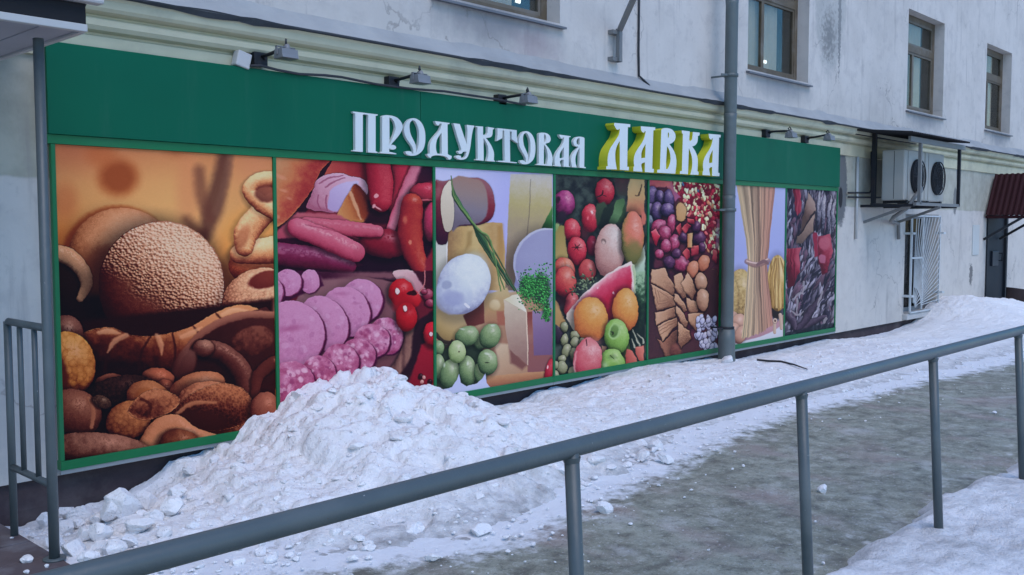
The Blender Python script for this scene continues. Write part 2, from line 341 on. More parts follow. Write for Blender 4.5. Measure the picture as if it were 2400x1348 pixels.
def p_meat(p):
    p.fill((118, 20, 36)); p.z(620, 350, 4.349)
    p.poly([(0, 0), (1783, 0), (1783, 1348), (0, 1348)], [(136, 26, 40), (96, 12, 32)], grad=[(0, 0), (0, 1348)])
    p.poly([(620, 90), (740, 100), (600, 320), (450, 600), (330, 740), (80, 860), (80, 720)], [(38, 10, 22), (46, 12, 26)], soft=4)
    p.poly([(40, 40), (640, 80), (560, 230), (470, 430), (330, 610), (230, 720), (110, 800), (40, 800)], [(206, 140, 88), (206, 116, 66), (176, 50, 42), (132, 20, 30)], grad=[(120, 200), (560, 420)], puff=160, tex=('n', .14, 14), sm=True)
    for q in ((190, 420, 40, 14), (250, 500, 26, 10), (160, 280, 60, 20), (130, 690, 24, 20)): p.ell(*q, 20, ((226, 150, 110),)*2, soft=5, a=.6)
    p.poly([(700, 100), (1030, 110), (1030, 310), (900, 300), (750, 250), (590, 290)], [(150, 24, 36), (178, 52, 50), (190, 76, 60)], grad=[(1020, 200), (640, 280)], tex=('n', .1, 12))
    p.poly([(520, 330), (600, 270), (750, 240), (900, 285), (1000, 300), (1045, 370), (1040, 470), (960, 400), (900, 420), (800, 560), (740, 640), (560, 630), (430, 600), (440, 540), (480, 450)], [(170, 88, 112), (204, 142, 162), (214, 168, 188)], grad=[(430, 600), (800, 260)], puff=60, tex=('n', .1, 10), sm=True)
    p.poly([(690, 390), (840, 335), (960, 330), (900, 400), (830, 480), (760, 610), (700, 632), (640, 590), (650, 490)], [(176, 150, 196), (200, 184, 222)], grad=[(640, 620), (900, 340)], sm=True, soft=4)
    for q in ([(545, 470), (540, 540), (570, 610)], [(630, 470), (620, 540), (640, 620)], [(620, 390), (700, 330), (820, 290)], [(560, 350), (660, 290), (800, 268)]): p.tube(q, [7, 8, 5], ((150, 62, 92),)*2, soft=3, a=.75)
    p.poly([(930, 352), (1040, 470), (1085, 560), (1060, 690), (980, 750), (735, 740), (740, 650), (800, 540), (870, 420)], [(206, 136, 74), (196, 112, 54), (150, 54, 24), (104, 26, 18)], grad=[(760, 640), (1060, 520)], puff=50, sm=True)
    p.tube([(870, 440), (920, 560), (980, 720)], [16, 22, 8], ((220, 150, 96), (228, 176, 130)), soft=4, a=.8)
    p.poly([(1040, 520), (1500, 520), (1480, 760), (1000, 760), (1060, 650)], [(46, 8, 22)], soft=10)
    p.tube([(1380, 60), (1400, 380), (1350, 600)], [105, 95, 80], C3(170, 30, 48))
    p.tube([(1140, 60), (1175, 340), (1185, 530)], [120, 132, 110], ((84, 4, 16), (150, 14, 34), (190, 34, 52), (212, 80, 86)))
    for q in ((1135, 475, 20, 26), (1150, 600, 40, 9), (1110, 580, 14, 24)): p.ell(*q, 30, ((238, 170, 170),)*2, soft=2.5, a=.85)
    p.ell(1630, 440, 170, 125, 0, C3(168, 34, 52)); p.ell(1700, 740, 95, 210, 4, C3(168, 36, 66))
    p.tube([(1590, 40), (1560, 160), (1420, 460), (1285, 800)], [66, 66, 58, 46], ((130, 24, 50), (190, 66, 88), (214, 112, 132), (224, 150, 164)))
    p.poly([(1600, 160), (1740, 170), (1740, 320), (1540, 380), (1480, 480)], [(40, 16, 36), (90, 16, 38)], grad=[(1740, 180), (1500, 420)], soft=12)
    p.ell(1630, 440, 160, 100, 0, C3(166, 34, 52)); p.tube([(1470, 540), (1600, 515), (1700, 520)], [8, 7, 6], ((205, 90, 100),)*2, soft=2)
    p.poly([(960, 1000), (1560, 900), (1740, 940), (1740, 1348), (500, 1348), (700, 1180)], [(34, 4, 24)], soft=12)
    p.ell(1220, 960, 250, 150, 6, ((60, 4, 18), (140, 14, 34), (164, 30, 48)))
    p.tube([(1500, 560), (1480, 840), (1520, 1060), (1660, 1330)], [110, 130, 110, 60], ((70, 4, 18), (136, 18, 30), (180, 36, 36), (206, 80, 50)), tex=('n', .05, 14))
    p.ell(1480, 950, 18, 26, 0, ((232, 150, 110),)*2, soft=3, a=.7); p.ell(1430, 720, 22, 40, 0, ((220, 120, 80),)*2, soft=6, a=.6)
    p.ell(1700, 740, 80, 200, 4, C3(170, 38, 70)); p.poly([(1640, 1120), (1740, 960), (1740, 1348), (1620, 1348)], [(150, 24, 44)], soft=8)
    p.poly([(60, 900), (330, 640), (740, 660), (900, 760), (300, 960)], [(190, 86, 96), (176, 60, 80)], grad=[(300, 650), (300, 930)], soft=8)
    p.tube([(420, 760), (760, 800), (1150, 835)], [70, 80, 62], ((120, 16, 40), (178, 54, 76), (204, 84, 104), (208, 96, 116)))
    p.poly([(60, 920), (320, 900), (900, 1130), (1000, 1180), (700, 1280), (60, 1280)], [(60, 4, 30)], soft=6)
    p.tube([(0, 1050), (480, 1110), (860, 1190)], [120, 118, 70], ((44, 2, 22), (92, 8, 38), (128, 22, 62), (150, 62, 100)), tex=('n', .06, 8))
    for q in ((378, 1085, 16), (430, 1075, 10), (520, 1080, 12), (170, 1050, 30), (560, 1100, 8)): p.ell(q[0], q[1], q[2]*1.4, q[2]*.7, 8, ((176, 90, 120),)*2, soft=3, a=.6)
    p.tube([(330, 800), (640, 920), (920, 1050)], [100, 110, 100], ((112, 12, 38), (176, 50, 76), (206, 82, 106), (214, 110, 130)))
    p.tube([(420, 770), (700, 830), (950, 910)], [5, 5, 4], ((160, 44, 70),)*2, soft=4, a=.6)
    p.ell(965, 1040, 55, 70, 20, ((150, 30, 56), (190, 66, 90)), soft=12, a=.4)
    # lower half
    p.z(620, 640, 4.085)
    p.poly([(480, -10), (900, 20), (1250, 90), (1400, 500), (1340, 800), (1080, 1110), (600, 1100), (200, 400)], [(142, 92, 96), (120, 66, 72)], grad=[(600, 0), (1300, 700)], tex=('s', .2, 14), soft=4)
    p.poly([(480, -10), (1250, -10), (1260, 60), (900, 40), (560, 60)], [(70, 10, 40), (128, 74, 82)], grad=[(600, 0), (900, 60)], soft=10)
    p.poly([(60, -20), (520, -20), (560, 120), (300, 230), (60, 360)], [(76, 8, 52)], soft=6)
    pk = ((120, 34, 82), (180, 92, 140), (206, 134, 174), (214, 152, 190))
    dk = ((74, 6, 48), (92, 10, 58))
    def slice_(cx, cy, rx, ry, ang, cs, mott=.07, sc=30, off=24):
        p.ell(cx+off, cy+off*.7, rx, ry, ang, dk, soft=5)
        p.ell(cx+off*.3, cy+off*.2, rx, ry, ang, ((150, 50, 100), (170, 74, 120)), soft=2)
        p.ell(cx, cy, rx, ry, ang, cs, flat=.72, tex=('n', mott, sc/4))
        rq = random.Random(int(cx*7+cy)); nb = int(26 if mott > .3 else 16)
        for _ in range(nb):                                     # flecks of fat and meat
            th = rq.uniform(0, 6.283); rr_ = .86*math.sqrt(rq.random()); k_ = rq.random()
            c_ = ((232, 186, 208) if k_ < .55 else (150, 52, 100)) if mott > .3 else ((220, 168, 200) if k_ < .6 else (176, 92, 142))
            z_ = rq.uniform(.04, .11 if mott > .3 else .09)
            p.ell(cx+rr_*rx*math.cos(th), cy+rr_*ry*math.sin(th), rx*z_*1.3, rx*z_, rq.uniform(0, 180), (c_, c_), soft=3, a=.6 if mott > .3 else .4)
    p.sh = .12; p.gl = 0
    slice_(430, 80, 92, 112, 0, pk, .15, 60, 14); slice_(220, 90, 128, 128, 0, pk, .15, 60); slice_(85, 180, 88, 130, 0, pk, .15, 60)
    slice_(920, 262, 205, 205, -35, pk); slice_(775, 370, 225, 245, -30, pk); slice_(560, 480, 225, 275, -30, pk); slice_(230, 600, 345, 330, -30, pk, .08)
    p.ell(250, 530, 110, 30, -8, ((168, 70, 120),)*2, soft=14, a=.6); p.ell(730, 195, 60, 16, 0, ((170, 84, 130),)*2, soft=8, a=.5); p.ell(880, 290, 40, 10, 0, ((170, 84, 130),)*2, soft=6, a=.4)
    sm = ((104, 16, 54), (160, 56, 98), (196, 106, 146), (224, 168, 196))
    for a in ((1160, 600, 158, 178), (1020, 650, 172, 165), (890, 790, 168, 165), (720, 850, 180, 172), (520, 965, 158, 178), (255, 1065, 222, 222)):
        slice_(*a, -20, sm, .42, 58, 22)
    p.sh = .75; p.gl = .35
    p.tube([(1420, 560), (1350, 800), (1210, 990), (1040, 1120)], [66, 66, 62, 60], ((56, 30, 30), (112, 68, 62), (160, 112, 92)), tex=('s', .25, 7))
    p.poly([(1430, 480), (1700, 300), (1700, 760), (1500, 760), (1380, 1010), (1220, 1120), (1400, 800)], [(44, 12, 26)], soft=8)
    p.poly([(1500, 690), (1700, 560), (1700, 1348), (1480, 1260), (1380, 1060)], [(176, 18, 38), (140, 10, 30)], grad=[(1500, 700), (1560, 1250)], soft=6)
    p.ell(1610, 585, 92, 120, 0, C3(200, 18, 34)); p.ell(1590, 585, 16, 24, 0, ((245, 200, 200),)*2, soft=2)
    p.poly([(1230, -20), (1420, -20), (1530, 110), (1510, 220), (1400, 160), (1260, 60)], [(190, 120, 130), (220, 176, 176)], grad=[(1500, 200), (1300, 0)], puff=40, sm=True)
    p.poly([(1420, -20), (1620, -20), (1620, 150), (1530, 140)], [(70, 10, 30)], soft=5)
    for q in ((1560, 210, 50, 60), (1580, 290, 44, 40), (1520, 180, 30, 26)): p.ell(*q, 20, ((60, 6, 26), (140, 30, 56), (190, 90, 110)))
    rd = ((110, 0, 8), (172, 6, 18), (206, 16, 26), (216, 40, 44))
    p.ell(1305, 185, 122, 132, 0, rd); p.ell(1400, 250, 96, 86, 0, rd, soft=5); p.ell(1355, 420, 102, 140, 0, rd, soft=2); p.ell(1330, 300, 100, 100, 0, ((190, 10, 22),)*2, soft=18, a=.8)
    for q in ((1268, 172, 20, 30), (1342, 338, 18, 30)): p.ell(*q, 0, ((246, 206, 200),)*2, soft=2)
    p.tube([(1365, 195), (1420, 190), (1450, 200)], [8, 24, 10], ((58, 4, 10),)*2, soft=3)
    p.tube([(1530, -20), (1525, 110), (1470, 200)], [6, 6, 5], ((200, 110, 110),)*2, soft=2)
    for a, b in ((1490, 990), (1580, 1040), (1480, 1190), (1585, 1200), (1545, 1215)): p.ell(a, b, 24, 26, 0, ((30, 4, 12), (70, 14, 26)), soft=2)
    for a, b in ((1522, 1000), (1506, 1045), (1502, 1098), (1586, 1128)): p.ell(a, b, 17, 20, 0, ((180, 90, 90), (232, 176, 160)), soft=2)

def p_cheese(p):
    p.fill((190, 194, 238)); p.sh = .45; p.gl = .12; p.z(1005, 380, 4.647)
    p.poly([(0, 0), (1394, 0), (1394, 1348), (0, 1348)], [(200, 204, 240), (178, 180, 236)], grad=[(300, 80), (800, 500)])
    p.poly([(885, 130), (1340, 130), (1340, 520), (1230, 740), (1000, 920), (920, 1400), (820, 1400), (845, 900), (865, 500)], [(204, 200, 196), (186, 172, 112), (164, 146, 118), (140, 116, 96)], grad=[(1100, 110), (1000, 1150)], soft=2.5, tex=('n', .05, 12))
    p.tube([(1105, 190), (1098, 420), (1085, 620), (1065, 800)], [3, 4, 4, 5], ((110, 96, 80),)*2, soft=3, a=.8)
    p.poly([(1345, 480), (1345, 770), (1225, 722), (1290, 590)], [(26, 76, 30), (78, 140, 66)], grad=[(1240, 720), (1345, 560)], soft=3)
    p.ell(1290, 1110, 372, 392, 0, ((170, 172, 200), (206, 208, 220)), soft=2)
    p.ell(1310, 1130, 368, 395, 0, ((128, 124, 156), (150, 150, 186), (164, 166, 198)), soft=4, flat=.5, tex=('n', .12, 30))
    p.poly([(60, 820), (200, 850), (200, 1400), (60, 1400)], [(214, 212, 202), (196, 190, 170)], grad=[(60, 850), (200, 1300)], soft=2)
    p.poly([(190, 760), (300, 700), (690, 655), (795, 665), (825, 960), (830, 1400), (196, 1400)], [(150, 112, 70), (196, 160, 96), (206, 180, 116), (190, 150, 90), (208, 178, 120)], grad=[(190, 900), (830, 960)], soft=2, tex=('n', .07, 14))
    p.poly([(740, 690), (800, 680), (822, 980), (822, 1200), (740, 1200)], [(176, 128, 62)], soft=12, a=.7)
    p.poly([(420, 760), (470, 750), (460, 900), (400, 960)], [(150, 116, 60)], soft=10, a=.6)
    p.tube([(190, 780), (196, 1000), (192, 1120)], [9, 8, 6], ((226, 224, 220),)*2, soft=2)
    p.poly([(60, 245), (150, 208), (400, 172), (560, 180), (650, 240), (702, 350), (716, 490), (690, 600), (600, 672), (450, 695), (300, 705), (215, 765), (185, 890), (60, 830)], [(58, 18, 44), (104, 26, 46), (142, 42, 54), (150, 90, 96)], grad=[(120, 860), (300, 150)], puff=50, sm=True)
    p.poly([(246, 190), (500, 184), (590, 230), (632, 350), (640, 500), (604, 620), (500, 676), (330, 690), (240, 730)], [(108, 96, 110), (130, 122, 134), (150, 130, 124), (160, 126, 112)], grad=[(330, 680), (430, 170)], sm=True, soft=5)
    p.poly([(240, 202), (170, 262), (128, 400), (136, 600), (180, 752), (245, 735), (272, 600), (266, 400)], [(196, 180, 156), (224, 214, 190)], grad=[(200, 760), (200, 240)], sm=True, soft=2)
    p.ell(95, 330, 40, 70, 20, ((168, 110, 110),)*2, soft=12, a=.5)
    # lower half
    p.z(1005, 660, 4.493)
    p.poly([(60, 120), (640, 120), (1000, 100), (1300, 300), (1300, 1100), (60, 1100)], [(196, 170, 128), (172, 128, 96), (150, 92, 78)], grad=[(500, 120), (900, 1000)], soft=8)
    p.ell(210, 440, 175, 190, 0, ((120, 92, 50), (176, 146, 86), (206, 180, 130)), soft=8)
    p.poly([(360, 360), (580, 180), (585, 440), (480, 470), (400, 460)], [(104, 42, 36), (126, 60, 50)], grad=[(380, 400), (580, 300)], soft=4)
    p.poly([(580, 150), (820, 60), (860, 180), (800, 460), (590, 440)], [(196, 172, 120), (186, 146, 96), (170, 116, 84)], grad=[(700, 120), (700, 460)], soft=4)
    p.ell(690, 250, 60, 60, 0, ((160, 130, 76), (206, 180, 130), (222, 204, 160)), soft=6, a=.8)
    p.poly([(710, 310), (790, 310), (800, 460), (720, 460)], [(168, 92, 70)], soft=6, a=.8)
    p.poly([(690, 640), (830, 660), (1050, 900), (1200, 900), (1200, 1000), (640, 1010), (720, 880)], [(206, 180, 146), (180, 138, 104)], grad=[(760, 680), (900, 1000)], soft=8)
    p.poly([(840, 690), (1040, 880), (980, 930), (860, 860)], [(118, 66, 62)], soft=10, a=.85)
    p.poly([(1040, 320), (1300, 320), (1300, 980), (1040, 960)], [(180, 140, 116), (150, 92, 84), (140, 84, 84)], grad=[(1040, 360), (1200, 960)], soft=4)
    p.poly([(1030, 320), (1090, 320), (1090, 560), (1036, 560)], [(140, 60, 50), (160, 100, 84)], grad=[(1060, 330), (1060, 540)], soft=3)
    p.poly([(1090, 310), (1300, 310), (1300, 770), (1100, 776)], [(150, 126, 160), (128, 100, 140), (112, 84, 122)], grad=[(1120, 330), (1240, 780)], soft=3)
    p.poly([(786, 190), (1022, 320), (1044, 882), (838, 705), (800, 480)], [(206, 190, 164), (180, 152, 132), (150, 112, 100)], grad=[(830, 220), (960, 830)], soft=2, tex=('n', .05, 12))
    p.poly([(790, 190), (868, 145), (940, 132), (1024, 300), (1022, 326)], [(214, 206, 170), (226, 222, 200)], grad=[(800, 190), (960, 150)], soft=2)
    p.tube([(1022, 320), (1036, 600), (1042, 880)], [5, 6, 3], ((226, 206, 180),)*2, soft=2)
    p.poly([(600, 1000), (1000, 960), (1300, 940), (1300, 1080), (900, 1120), (640, 1118), (606, 1080)], [(206, 162, 112), (182, 120, 80), (150, 84, 66)], grad=[(850, 950), (870, 1110)], soft=3, tex=('n', .06, 10))
    p.ell(1262, 945, 42, 140, 12, ((110, 8, 26), (176, 22, 44), (214, 60, 76))); p.ell(1246, 900, 8, 20, 10, ((250, 200, 200),)*2, soft=2)
    # mozzarella
    p.z(0, 0, 1)
    p.ell(1086, 666, 60, 74, 28, ((128, 130, 160), (176, 182, 206), (206, 214, 222), (230, 236, 234)), tex=('n', .20, 10), soft=2)
    p.sh = .1; p.ell(1062, 692, 44, 46, 20, ((136, 140, 172), (178, 186, 210), (202, 212, 222)), tex=('n', .2, 10), soft=6, a=.8); p.sh = .45
    p.ell(1108, 636, 36, 42, 20, ((220, 230, 228),)*2, soft=24, a=.6)
    p.ell(1046, 668, 12, 10, -20, ((150, 158, 186),)*2, soft=5, a=.8); p.ell(1062, 700, 26, 18, 10, ((146, 152, 194),)*2, soft=14, a=.6)
    p.tube([(1090, 712), (1098, 720)], [3, 3], ((232, 234, 236),)*2, soft=2, a=.8)
    # chives
    p.z(1005, 380, 4.647)
    random.seed(3)
    for k, (m1, e, w_, c) in enumerate((((300, 420), (860, 1340), 9, (40, 74, 44)), ((275, 400), (900, 1360), 11, (34, 66, 44)), ((330, 430), (930, 1400), 12, (44, 84, 50)), ((290, 380), (820, 1380), 8, (70, 104, 54)), ((310, 440), (960, 1420), 9, (60, 80, 46)), ((290, 410), (780, 1400), 8, (84, 116, 60)))):
        p.tube([(242, 150), (252, 270), m1, (500+10*k-20, 690+8*k), (580+24*k-30, 860), e], [3, 6, w_, w_+4, w_+2, w_-2], C3(*c, .6, 1.35), soft=2)
    # parsley
    p.z(1005, 660, 4.493)
    rr = random.Random(8)
    for q in ((1045, 60, 90, 120), (1185, 80, 95, 160), (1235, 310, 40, 80)): p.ell(*q, 0, ((16, 48, 24), (26, 66, 32), (34, 84, 40)), soft=12, a=.85, tex=('n', .6, 6))
    for i in range(760):
        cx, cy = (1045+rr.gauss(0, 55), 60+rr.gauss(0, 90)) if i % 2 else (1185+rr.gauss(0, 60), 80+rr.gauss(0, 120))
        if i % 7 == 0: cx, cy = 1235+rr.gauss(0, 22), 330+rr.gauss(0, 60)
        if cy > 420 or cx > 1292 or cx < 925 or cy > 330 and cx < 1180: continue
        dd = rr.random(); c = (18+40*dd, 62+84*dd, 26+36*dd)
        p.ell(cx, cy, 6+rr.random()*9, 4+rr.random()*6, rr.random()*180, C3(*c, .5, 1.6), soft=1.2)
    p.poly([(60, 640), (220, 660), (560, 660), (560, 1100), (60, 1180)], [(40, 58, 40), (56, 74, 50)], grad=[(300, 650), (300, 1100)], soft=6)
    p.tube([(75, 555), (150, 630), (260, 640)], [22, 20, 14], ((36, 26, 20), (70, 54, 40)), soft=3)
    p.tube([(100, 720), (180, 690), (240, 620)], [16, 14, 10], ((36, 26, 22), (64, 50, 40)), soft=3)
    p.gl = .45
    gr = ((34, 58, 34), (84, 114, 70), (128, 156, 100), (170, 190, 142))
    for a in ((100, 700, 60, 80, 0), (540, 640, 70, 80, 0), (100, 900, 70, 140, 0), (400, 575, 130, 105, -22), (640, 575, 108, 138, 24), (215, 975, 100, 160, 12), (405, 940, 94, 160, -4), (540, 960, 70, 110, 0), (615, 850, 108, 138, 0)):
        p.ell(*a, gr, tex=('n', .05, 10))
    p.ell(293, 740, 93, 120, 0, ((80, 104, 56), (134, 160, 96), (170, 192, 130), (196, 210, 160)), tex=('n', .04, 8)); p.ell(316, 738, 9, 9, 0, ((90, 84, 50),)*2, soft=2)
    for q in ((610, 760, 28, 12), (408, 860, 10, 22), (350, 500, 26, 8), (160, 880, 10, 20), (670, 460, 20, 10)): p.ell(*q, 10, ((216, 226, 210),)*2, soft=3, a=.7)
    p.ell(610, 852, 22, 8, 0, ((50, 50, 34),)*2, soft=2, a=.8)
    p.poly([(60, 1200), (150, 1135), (240, 1112), (290, 1040), (315, 972), (335, 1060), (395, 1102), (430, 1090), (500, 1075), (560, 1020), (590, 968), (606, 1070), (640, 1112), (760, 1118), (960, 1106), (1300, 1060), (1300, 1180), (60, 1320)], [(190, 200, 242), (200, 210, 244)], grad=[(300, 1000), (300, 1250)], soft=2)

def p_fruit(p):
    p.fill((36, 42, 40)); p.z(1285, 400, 5.392)
    sl = (slice(None), slice(None))
    n = fbm(p.x/14, p.y/16, 4, 9); p.img[:] = p.ramp(n, [(22, 26, 36), (38, 46, 46), (64, 78, 70), (80, 90, 80)])
    p.poly([(1085, 1180), (1215, 940), (1215, 1400), (1085, 1400)], [(206, 220, 206), (150, 186, 150)], grad=[(1150, 1000), (1100, 1380)], soft=3, tex=('n', .15, 8))
    rd = ((96, 8, 26), (160, 22, 42), (204, 44, 60), (224, 110, 110))
    p.ell(200, 410, 138, 165, 0, ((52, 10, 44), (112, 26, 74), (160, 50, 110), (206, 110, 150)), tex=('n', .2, 12)); p.ell(110, 370, 30, 50, 20, ((60, 20, 40),)*2, soft=5)
    p.poly([(830, 90), (1030, 100), (1000, 320), (850, 300)], [(84, 50, 56), (64, 66, 54)], grad=[(900, 90), (900, 320)], soft=6, tex=('n', .4, 5))
    p.ell(710, 268, 122, 170, 0, rd); p.tube([(610, 350), (680, 300), (690, 250)], [6, 9, 5], ((50, 30, 34),)*2, soft=2); p.tube([(680, 300), (720, 330)], [6, 4], ((50, 30, 34),)*2, soft=2)
    p.ell(530, 600, 108, 180, 0, rd); p.ell(545, 530, 14, 24, 0, ((255, 210, 205),)*2, soft=2, a=.9); p.ell(500, 600, 14, 20, 0, ((240, 150, 150),)*2, soft=4, a=.6)
    p.poly([(610, 420), (700, 400), (760, 470), (700, 660), (610, 700), (590, 560)], [(40, 60, 40), (66, 86, 58)], grad=[(600, 680), (700, 420)], soft=4)
    p.poly([(700, 470), (850, 400), (780, 620), (680, 760), (620, 720)], [(26, 36, 30), (40, 56, 42)], grad=[(640, 720), (800, 430)], soft=5)
    p.poly([(860, 380), (950, 362), (955, 480), (900, 620), (830, 690), (760, 680), (810, 520)], [(60, 96, 58), (96, 136, 84), (76, 116, 66)], grad=[(780, 660), (960, 420)], sm=True, soft=3)
    p.poly([(960, 430), (985, 450), (960, 640), (900, 690), (870, 670)], [(52, 80, 46)], soft=3)
    p.poly([(1040, 80), (1215, 90), (1215, 560), (1150, 560), (985, 520), (1000, 260)], [(206, 176, 120), (200, 160, 104), (196, 110, 80)], grad=[(1060, 120), (1120, 520)], soft=3, tex=('n', .06, 8))
    p.tube([(1180, 170), (1140, 310), (1100, 310)], [6, 12, 6], ((90, 66, 44),)*2, soft=3)
    p.ell(545, 950, 70, 130, 0, ((70, 6, 26), (130, 16, 42), (170, 40, 64)))
    p.ell(420, 800, 90, 90, 0, ((40, 20, 26), (96, 30, 40)), soft=16, a=.8)
    p.ell(300, 765, 108, 165, -8, rd); p.ell(300, 730, 16, 12, 0, ((240, 130, 130),)*2, soft=4, a=.6)
    p.ell(360, 1010, 118, 180, -6, rd)
    for a in range(6): p.tube([(355, 975), (355+60*math.cos(a*1.05), 970+50*math.sin(a*1.05))], [9, 3], ((60, 30, 30),)*2, soft=2)
    p.poly([(70, 700), (190, 690), (215, 900), (250, 1110), (70, 1120)], [(150, 136, 66), (176, 150, 84)], grad=[(80, 700), (200, 1000)], soft=4, tex=('s', .15, 6))
    p.poly([(70, 690), (130, 630), (140, 680), (75, 820)], [(120, 148, 80), (160, 180, 110)], grad=[(80, 800), (130, 640)], soft=3)
    p.ell(165, 590, 60, 80, 30, ((30, 24, 34), (52, 36, 50)), soft=6)
    p.ell(190, 1270, 150, 170, 0, ((110, 16, 22), (176, 44, 44), (206, 80, 66), (222, 150, 120)), tex=('n', .1, 10)); p.tube([(205, 1105), (215, 1250), (230, 1360)], [6, 12, 8], ((226, 120, 80),)*2, soft=5, a=.7)
    p.ell(490, 1260, 108, 140, 0, ((120, 20, 30), (186, 60, 60), (214, 100, 92)), tex=('n', .1, 8))
    p.ell(775, 1010, 190, 340, 6, ((132, 80, 76), (182, 128, 118), (204, 164, 152), (220, 206, 196)), tex=('n', .05, 8), soft=1.5); p.ell(695, 890, 32, 34, 0, ((150, 120, 110), (130, 100, 92)), soft=4); p.ell(695, 905, 20, 20, 0, ((206, 176, 164),)*2, soft=3)
    p.ell(1062, 850, 142, 345, 2, ((60, 58, 28), (112, 106, 50), (186, 120, 72), (220, 120, 92), (226, 140, 118)), tex=('n', .06, 12))
    p.ell(1080, 1040, 110, 160, 2, ((104, 104, 46), (120, 120, 60)), soft=16, a=.75); p.ell(1205, 600, 30, 90, 0, ((206, 110, 90),)*2, soft=3)
    p.z(1285, 640, 5.183)
    p.ell(110, 710, 62, 150, 0, ((20, 14, 24), (52, 36, 54), (84, 66, 84)))
    p.poly([(60, 280), (120, 380), (210, 590), (170, 680), (60, 620)], [(196, 160, 96), (170, 130, 74)], grad=[(80, 320), (180, 640)], soft=3)
    p.ell(200, 110, 135, 190, 0, ((104, 12, 26), (172, 34, 44), (204, 74, 66), (220, 120, 96)), tex=('n', .1, 10)); p.ell(275, 390, 86, 150, 10, ((120, 26, 34), (190, 60, 66), (212, 104, 100)))
    p.ell(170, 330, 70, 80, 0, ((60, 12, 24),)*2, soft=20, a=.7)
    rr = random.Random(4)
    for i in range(60):
        cx, cy = 420+rr.gauss(0, 75), 130+rr.gauss(0, 70)
        p.ell(cx-(cy-130)*.6, cy, 16+10*rr.random(), 7+4*rr.random(), rr.random()*180, C3(*((96, 112, 80) if rr.random() > .5 else (56, 70, 50)), .5, 1.4), soft=1.5)
    p.poly([(1040, 0), (1170, -20), (1170, 1100), (960, 1120), (960, 700), (1080, 500)], [(150, 186, 146), (56, 92, 60), (34, 62, 44), (30, 46, 40)], grad=[(1100, 40), (1060, 700)], soft=4, tex=('n', .35, 7))
    p.poly([(720, 20), (860, -80), (1005, -140), (1030, -90), (1052, 80), (1040, 240), (960, 560), (450, 830), (300, 690), (212, 550), (216, 490), (360, 325), (560, 130)], [(232, 214, 204), (214, 196, 176), (196, 190, 150)], grad=[(400, 300), (420, 760)], soft=1.6)
    p.tube([(1030, -90), (1050, 80), (1042, 230)], [14, 14, 12], ((150, 176, 120), (196, 210, 170)), soft=3)
    p.poly([(770, 10), (880, -60), (1000, -100), (1012, 80), (1004, 240), (900, 640), (420, 470), (300, 440), (320, 390), (440, 280), (600, 125)], [(232, 150, 160), (212, 62, 92), (196, 26, 58), (190, 24, 50)], grad=[(560, 130), (760, 420)], soft=5, tex=('n', .1, 10))
    p.tube([(300, 420), (480, 250), (740, 30)], [18, 18, 14], ((234, 176, 180),)*2, soft=9, a=.6)
    for q in ((515, 190), (590, 180), (795, 238)): p.ell(*q, 12, 14, 0, ((246, 190, 196),)*2, soft=2)
    og = ((150, 70, 30), (200, 108, 48), (218, 146, 64), (224, 172, 96))
    p.ell(935, 445, 156, 262, 0, og, tex=('n', .07, 5)); p.ell(514, 565, 212, 272, 0, og, tex=('n', .07, 5)); p.ell(350, 490, 16, 50, 10, ((186, 120, 60),)*2, soft=5, a=.7)
    ol = ((50, 54, 34), (104, 108, 72), (140, 144, 104), (176, 178, 140))
    for a in ((195, 660, 44, 64, 0), (320, 760, 54, 60, 0), (195, 815, 46, 84, 10), (320, 850, 52, 74, 0), (215, 950, 56, 92, 16), (308, 990, 52, 84, 0), (165, 1050, 50, 60, 0), (166, 1150, 64, 76, 0), (290, 1210, 54, 84, 10), (85, 1250, 46, 76, 0), (90, 1120, 30, 50, 0), (400, 840, 40, 50, 0)): p.ell(*a, ol)
    ap = ((56, 90, 30), (104, 150, 56), (136, 184, 80), (176, 210, 130))
    p.poly([(640, 880), (700, 900), (690, 960), (640, 1010)], [(214, 160, 120)], soft=3)
    p.ell(940, 960, 60, 120, 0, ((44, 70, 30), (76, 112, 46)))
    p.ell(826, 775, 148, 212, -4, ap); p.ell(802, 716, 66, 98, 12, ((160, 200, 120),)*2, soft=4); p.ell(800, 712, 46, 74, 12, ((64, 104, 40), (110, 150, 70)), soft=4); p.tube([(790, 745), (790, 720), (765, 712)], [9, 7, 4], ((40, 40, 24),)*2, soft=2)
    p.ell(765, 1100, 162, 182, 0, ap); p.tube([(745, 1000), (770, 1030), (790, 1050)], [8, 8, 4], ((50, 60, 30),)*2, soft=2); p.ell(690, 1130, 40, 50, 0, ((190, 220, 170),)*2, soft=14, a=.6); p.ell(770, 1020, 50, 30, 10, ((90, 130, 56),)*2, soft=8, a=.6)
    p.ell(480, 1050, 172, 262, 4, ((150, 40, 54), (196, 70, 84), (212, 104, 110), (228, 164, 164)), tex=('n', .12, 12)); p.tube([(345, 950), (320, 1100), (335, 1230)], [8, 12, 8], ((232, 176, 176),)*2, soft=5, a=.7)
    p.ell(540, 830, 90, 44, 0, ((214, 120, 120),)*2, soft=16, a=.6); p.tube([(455, 820), (470, 880)], [8, 4], ((70, 30, 34),)*2, soft=2)
    p.poly([(955, 920), (1020, 945), (1060, 1040), (1095, 1140), (930, 1180), (935, 1000)], [(176, 70, 60), (214, 112, 94)], grad=[(930, 1050), (1050, 1000)], puff=40, soft=3)
    p.poly([(1060, 890), (1160, 890), (1160, 1130), (1090, 1060), (1050, 960)], [(190, 84, 70), (222, 124, 104)], grad=[(1060, 1000), (1150, 950)], puff=30, soft=3)
    for q in ([(1020, 690), (1070, 790), (1110, 880)], [(1010, 800), (1040, 860), (1050, 900)], [(1080, 740), (1140, 800), (1150, 860)]): p.tube(q, [4, 9, 10], ((206, 206, 176),)*2, soft=3, a=.85)

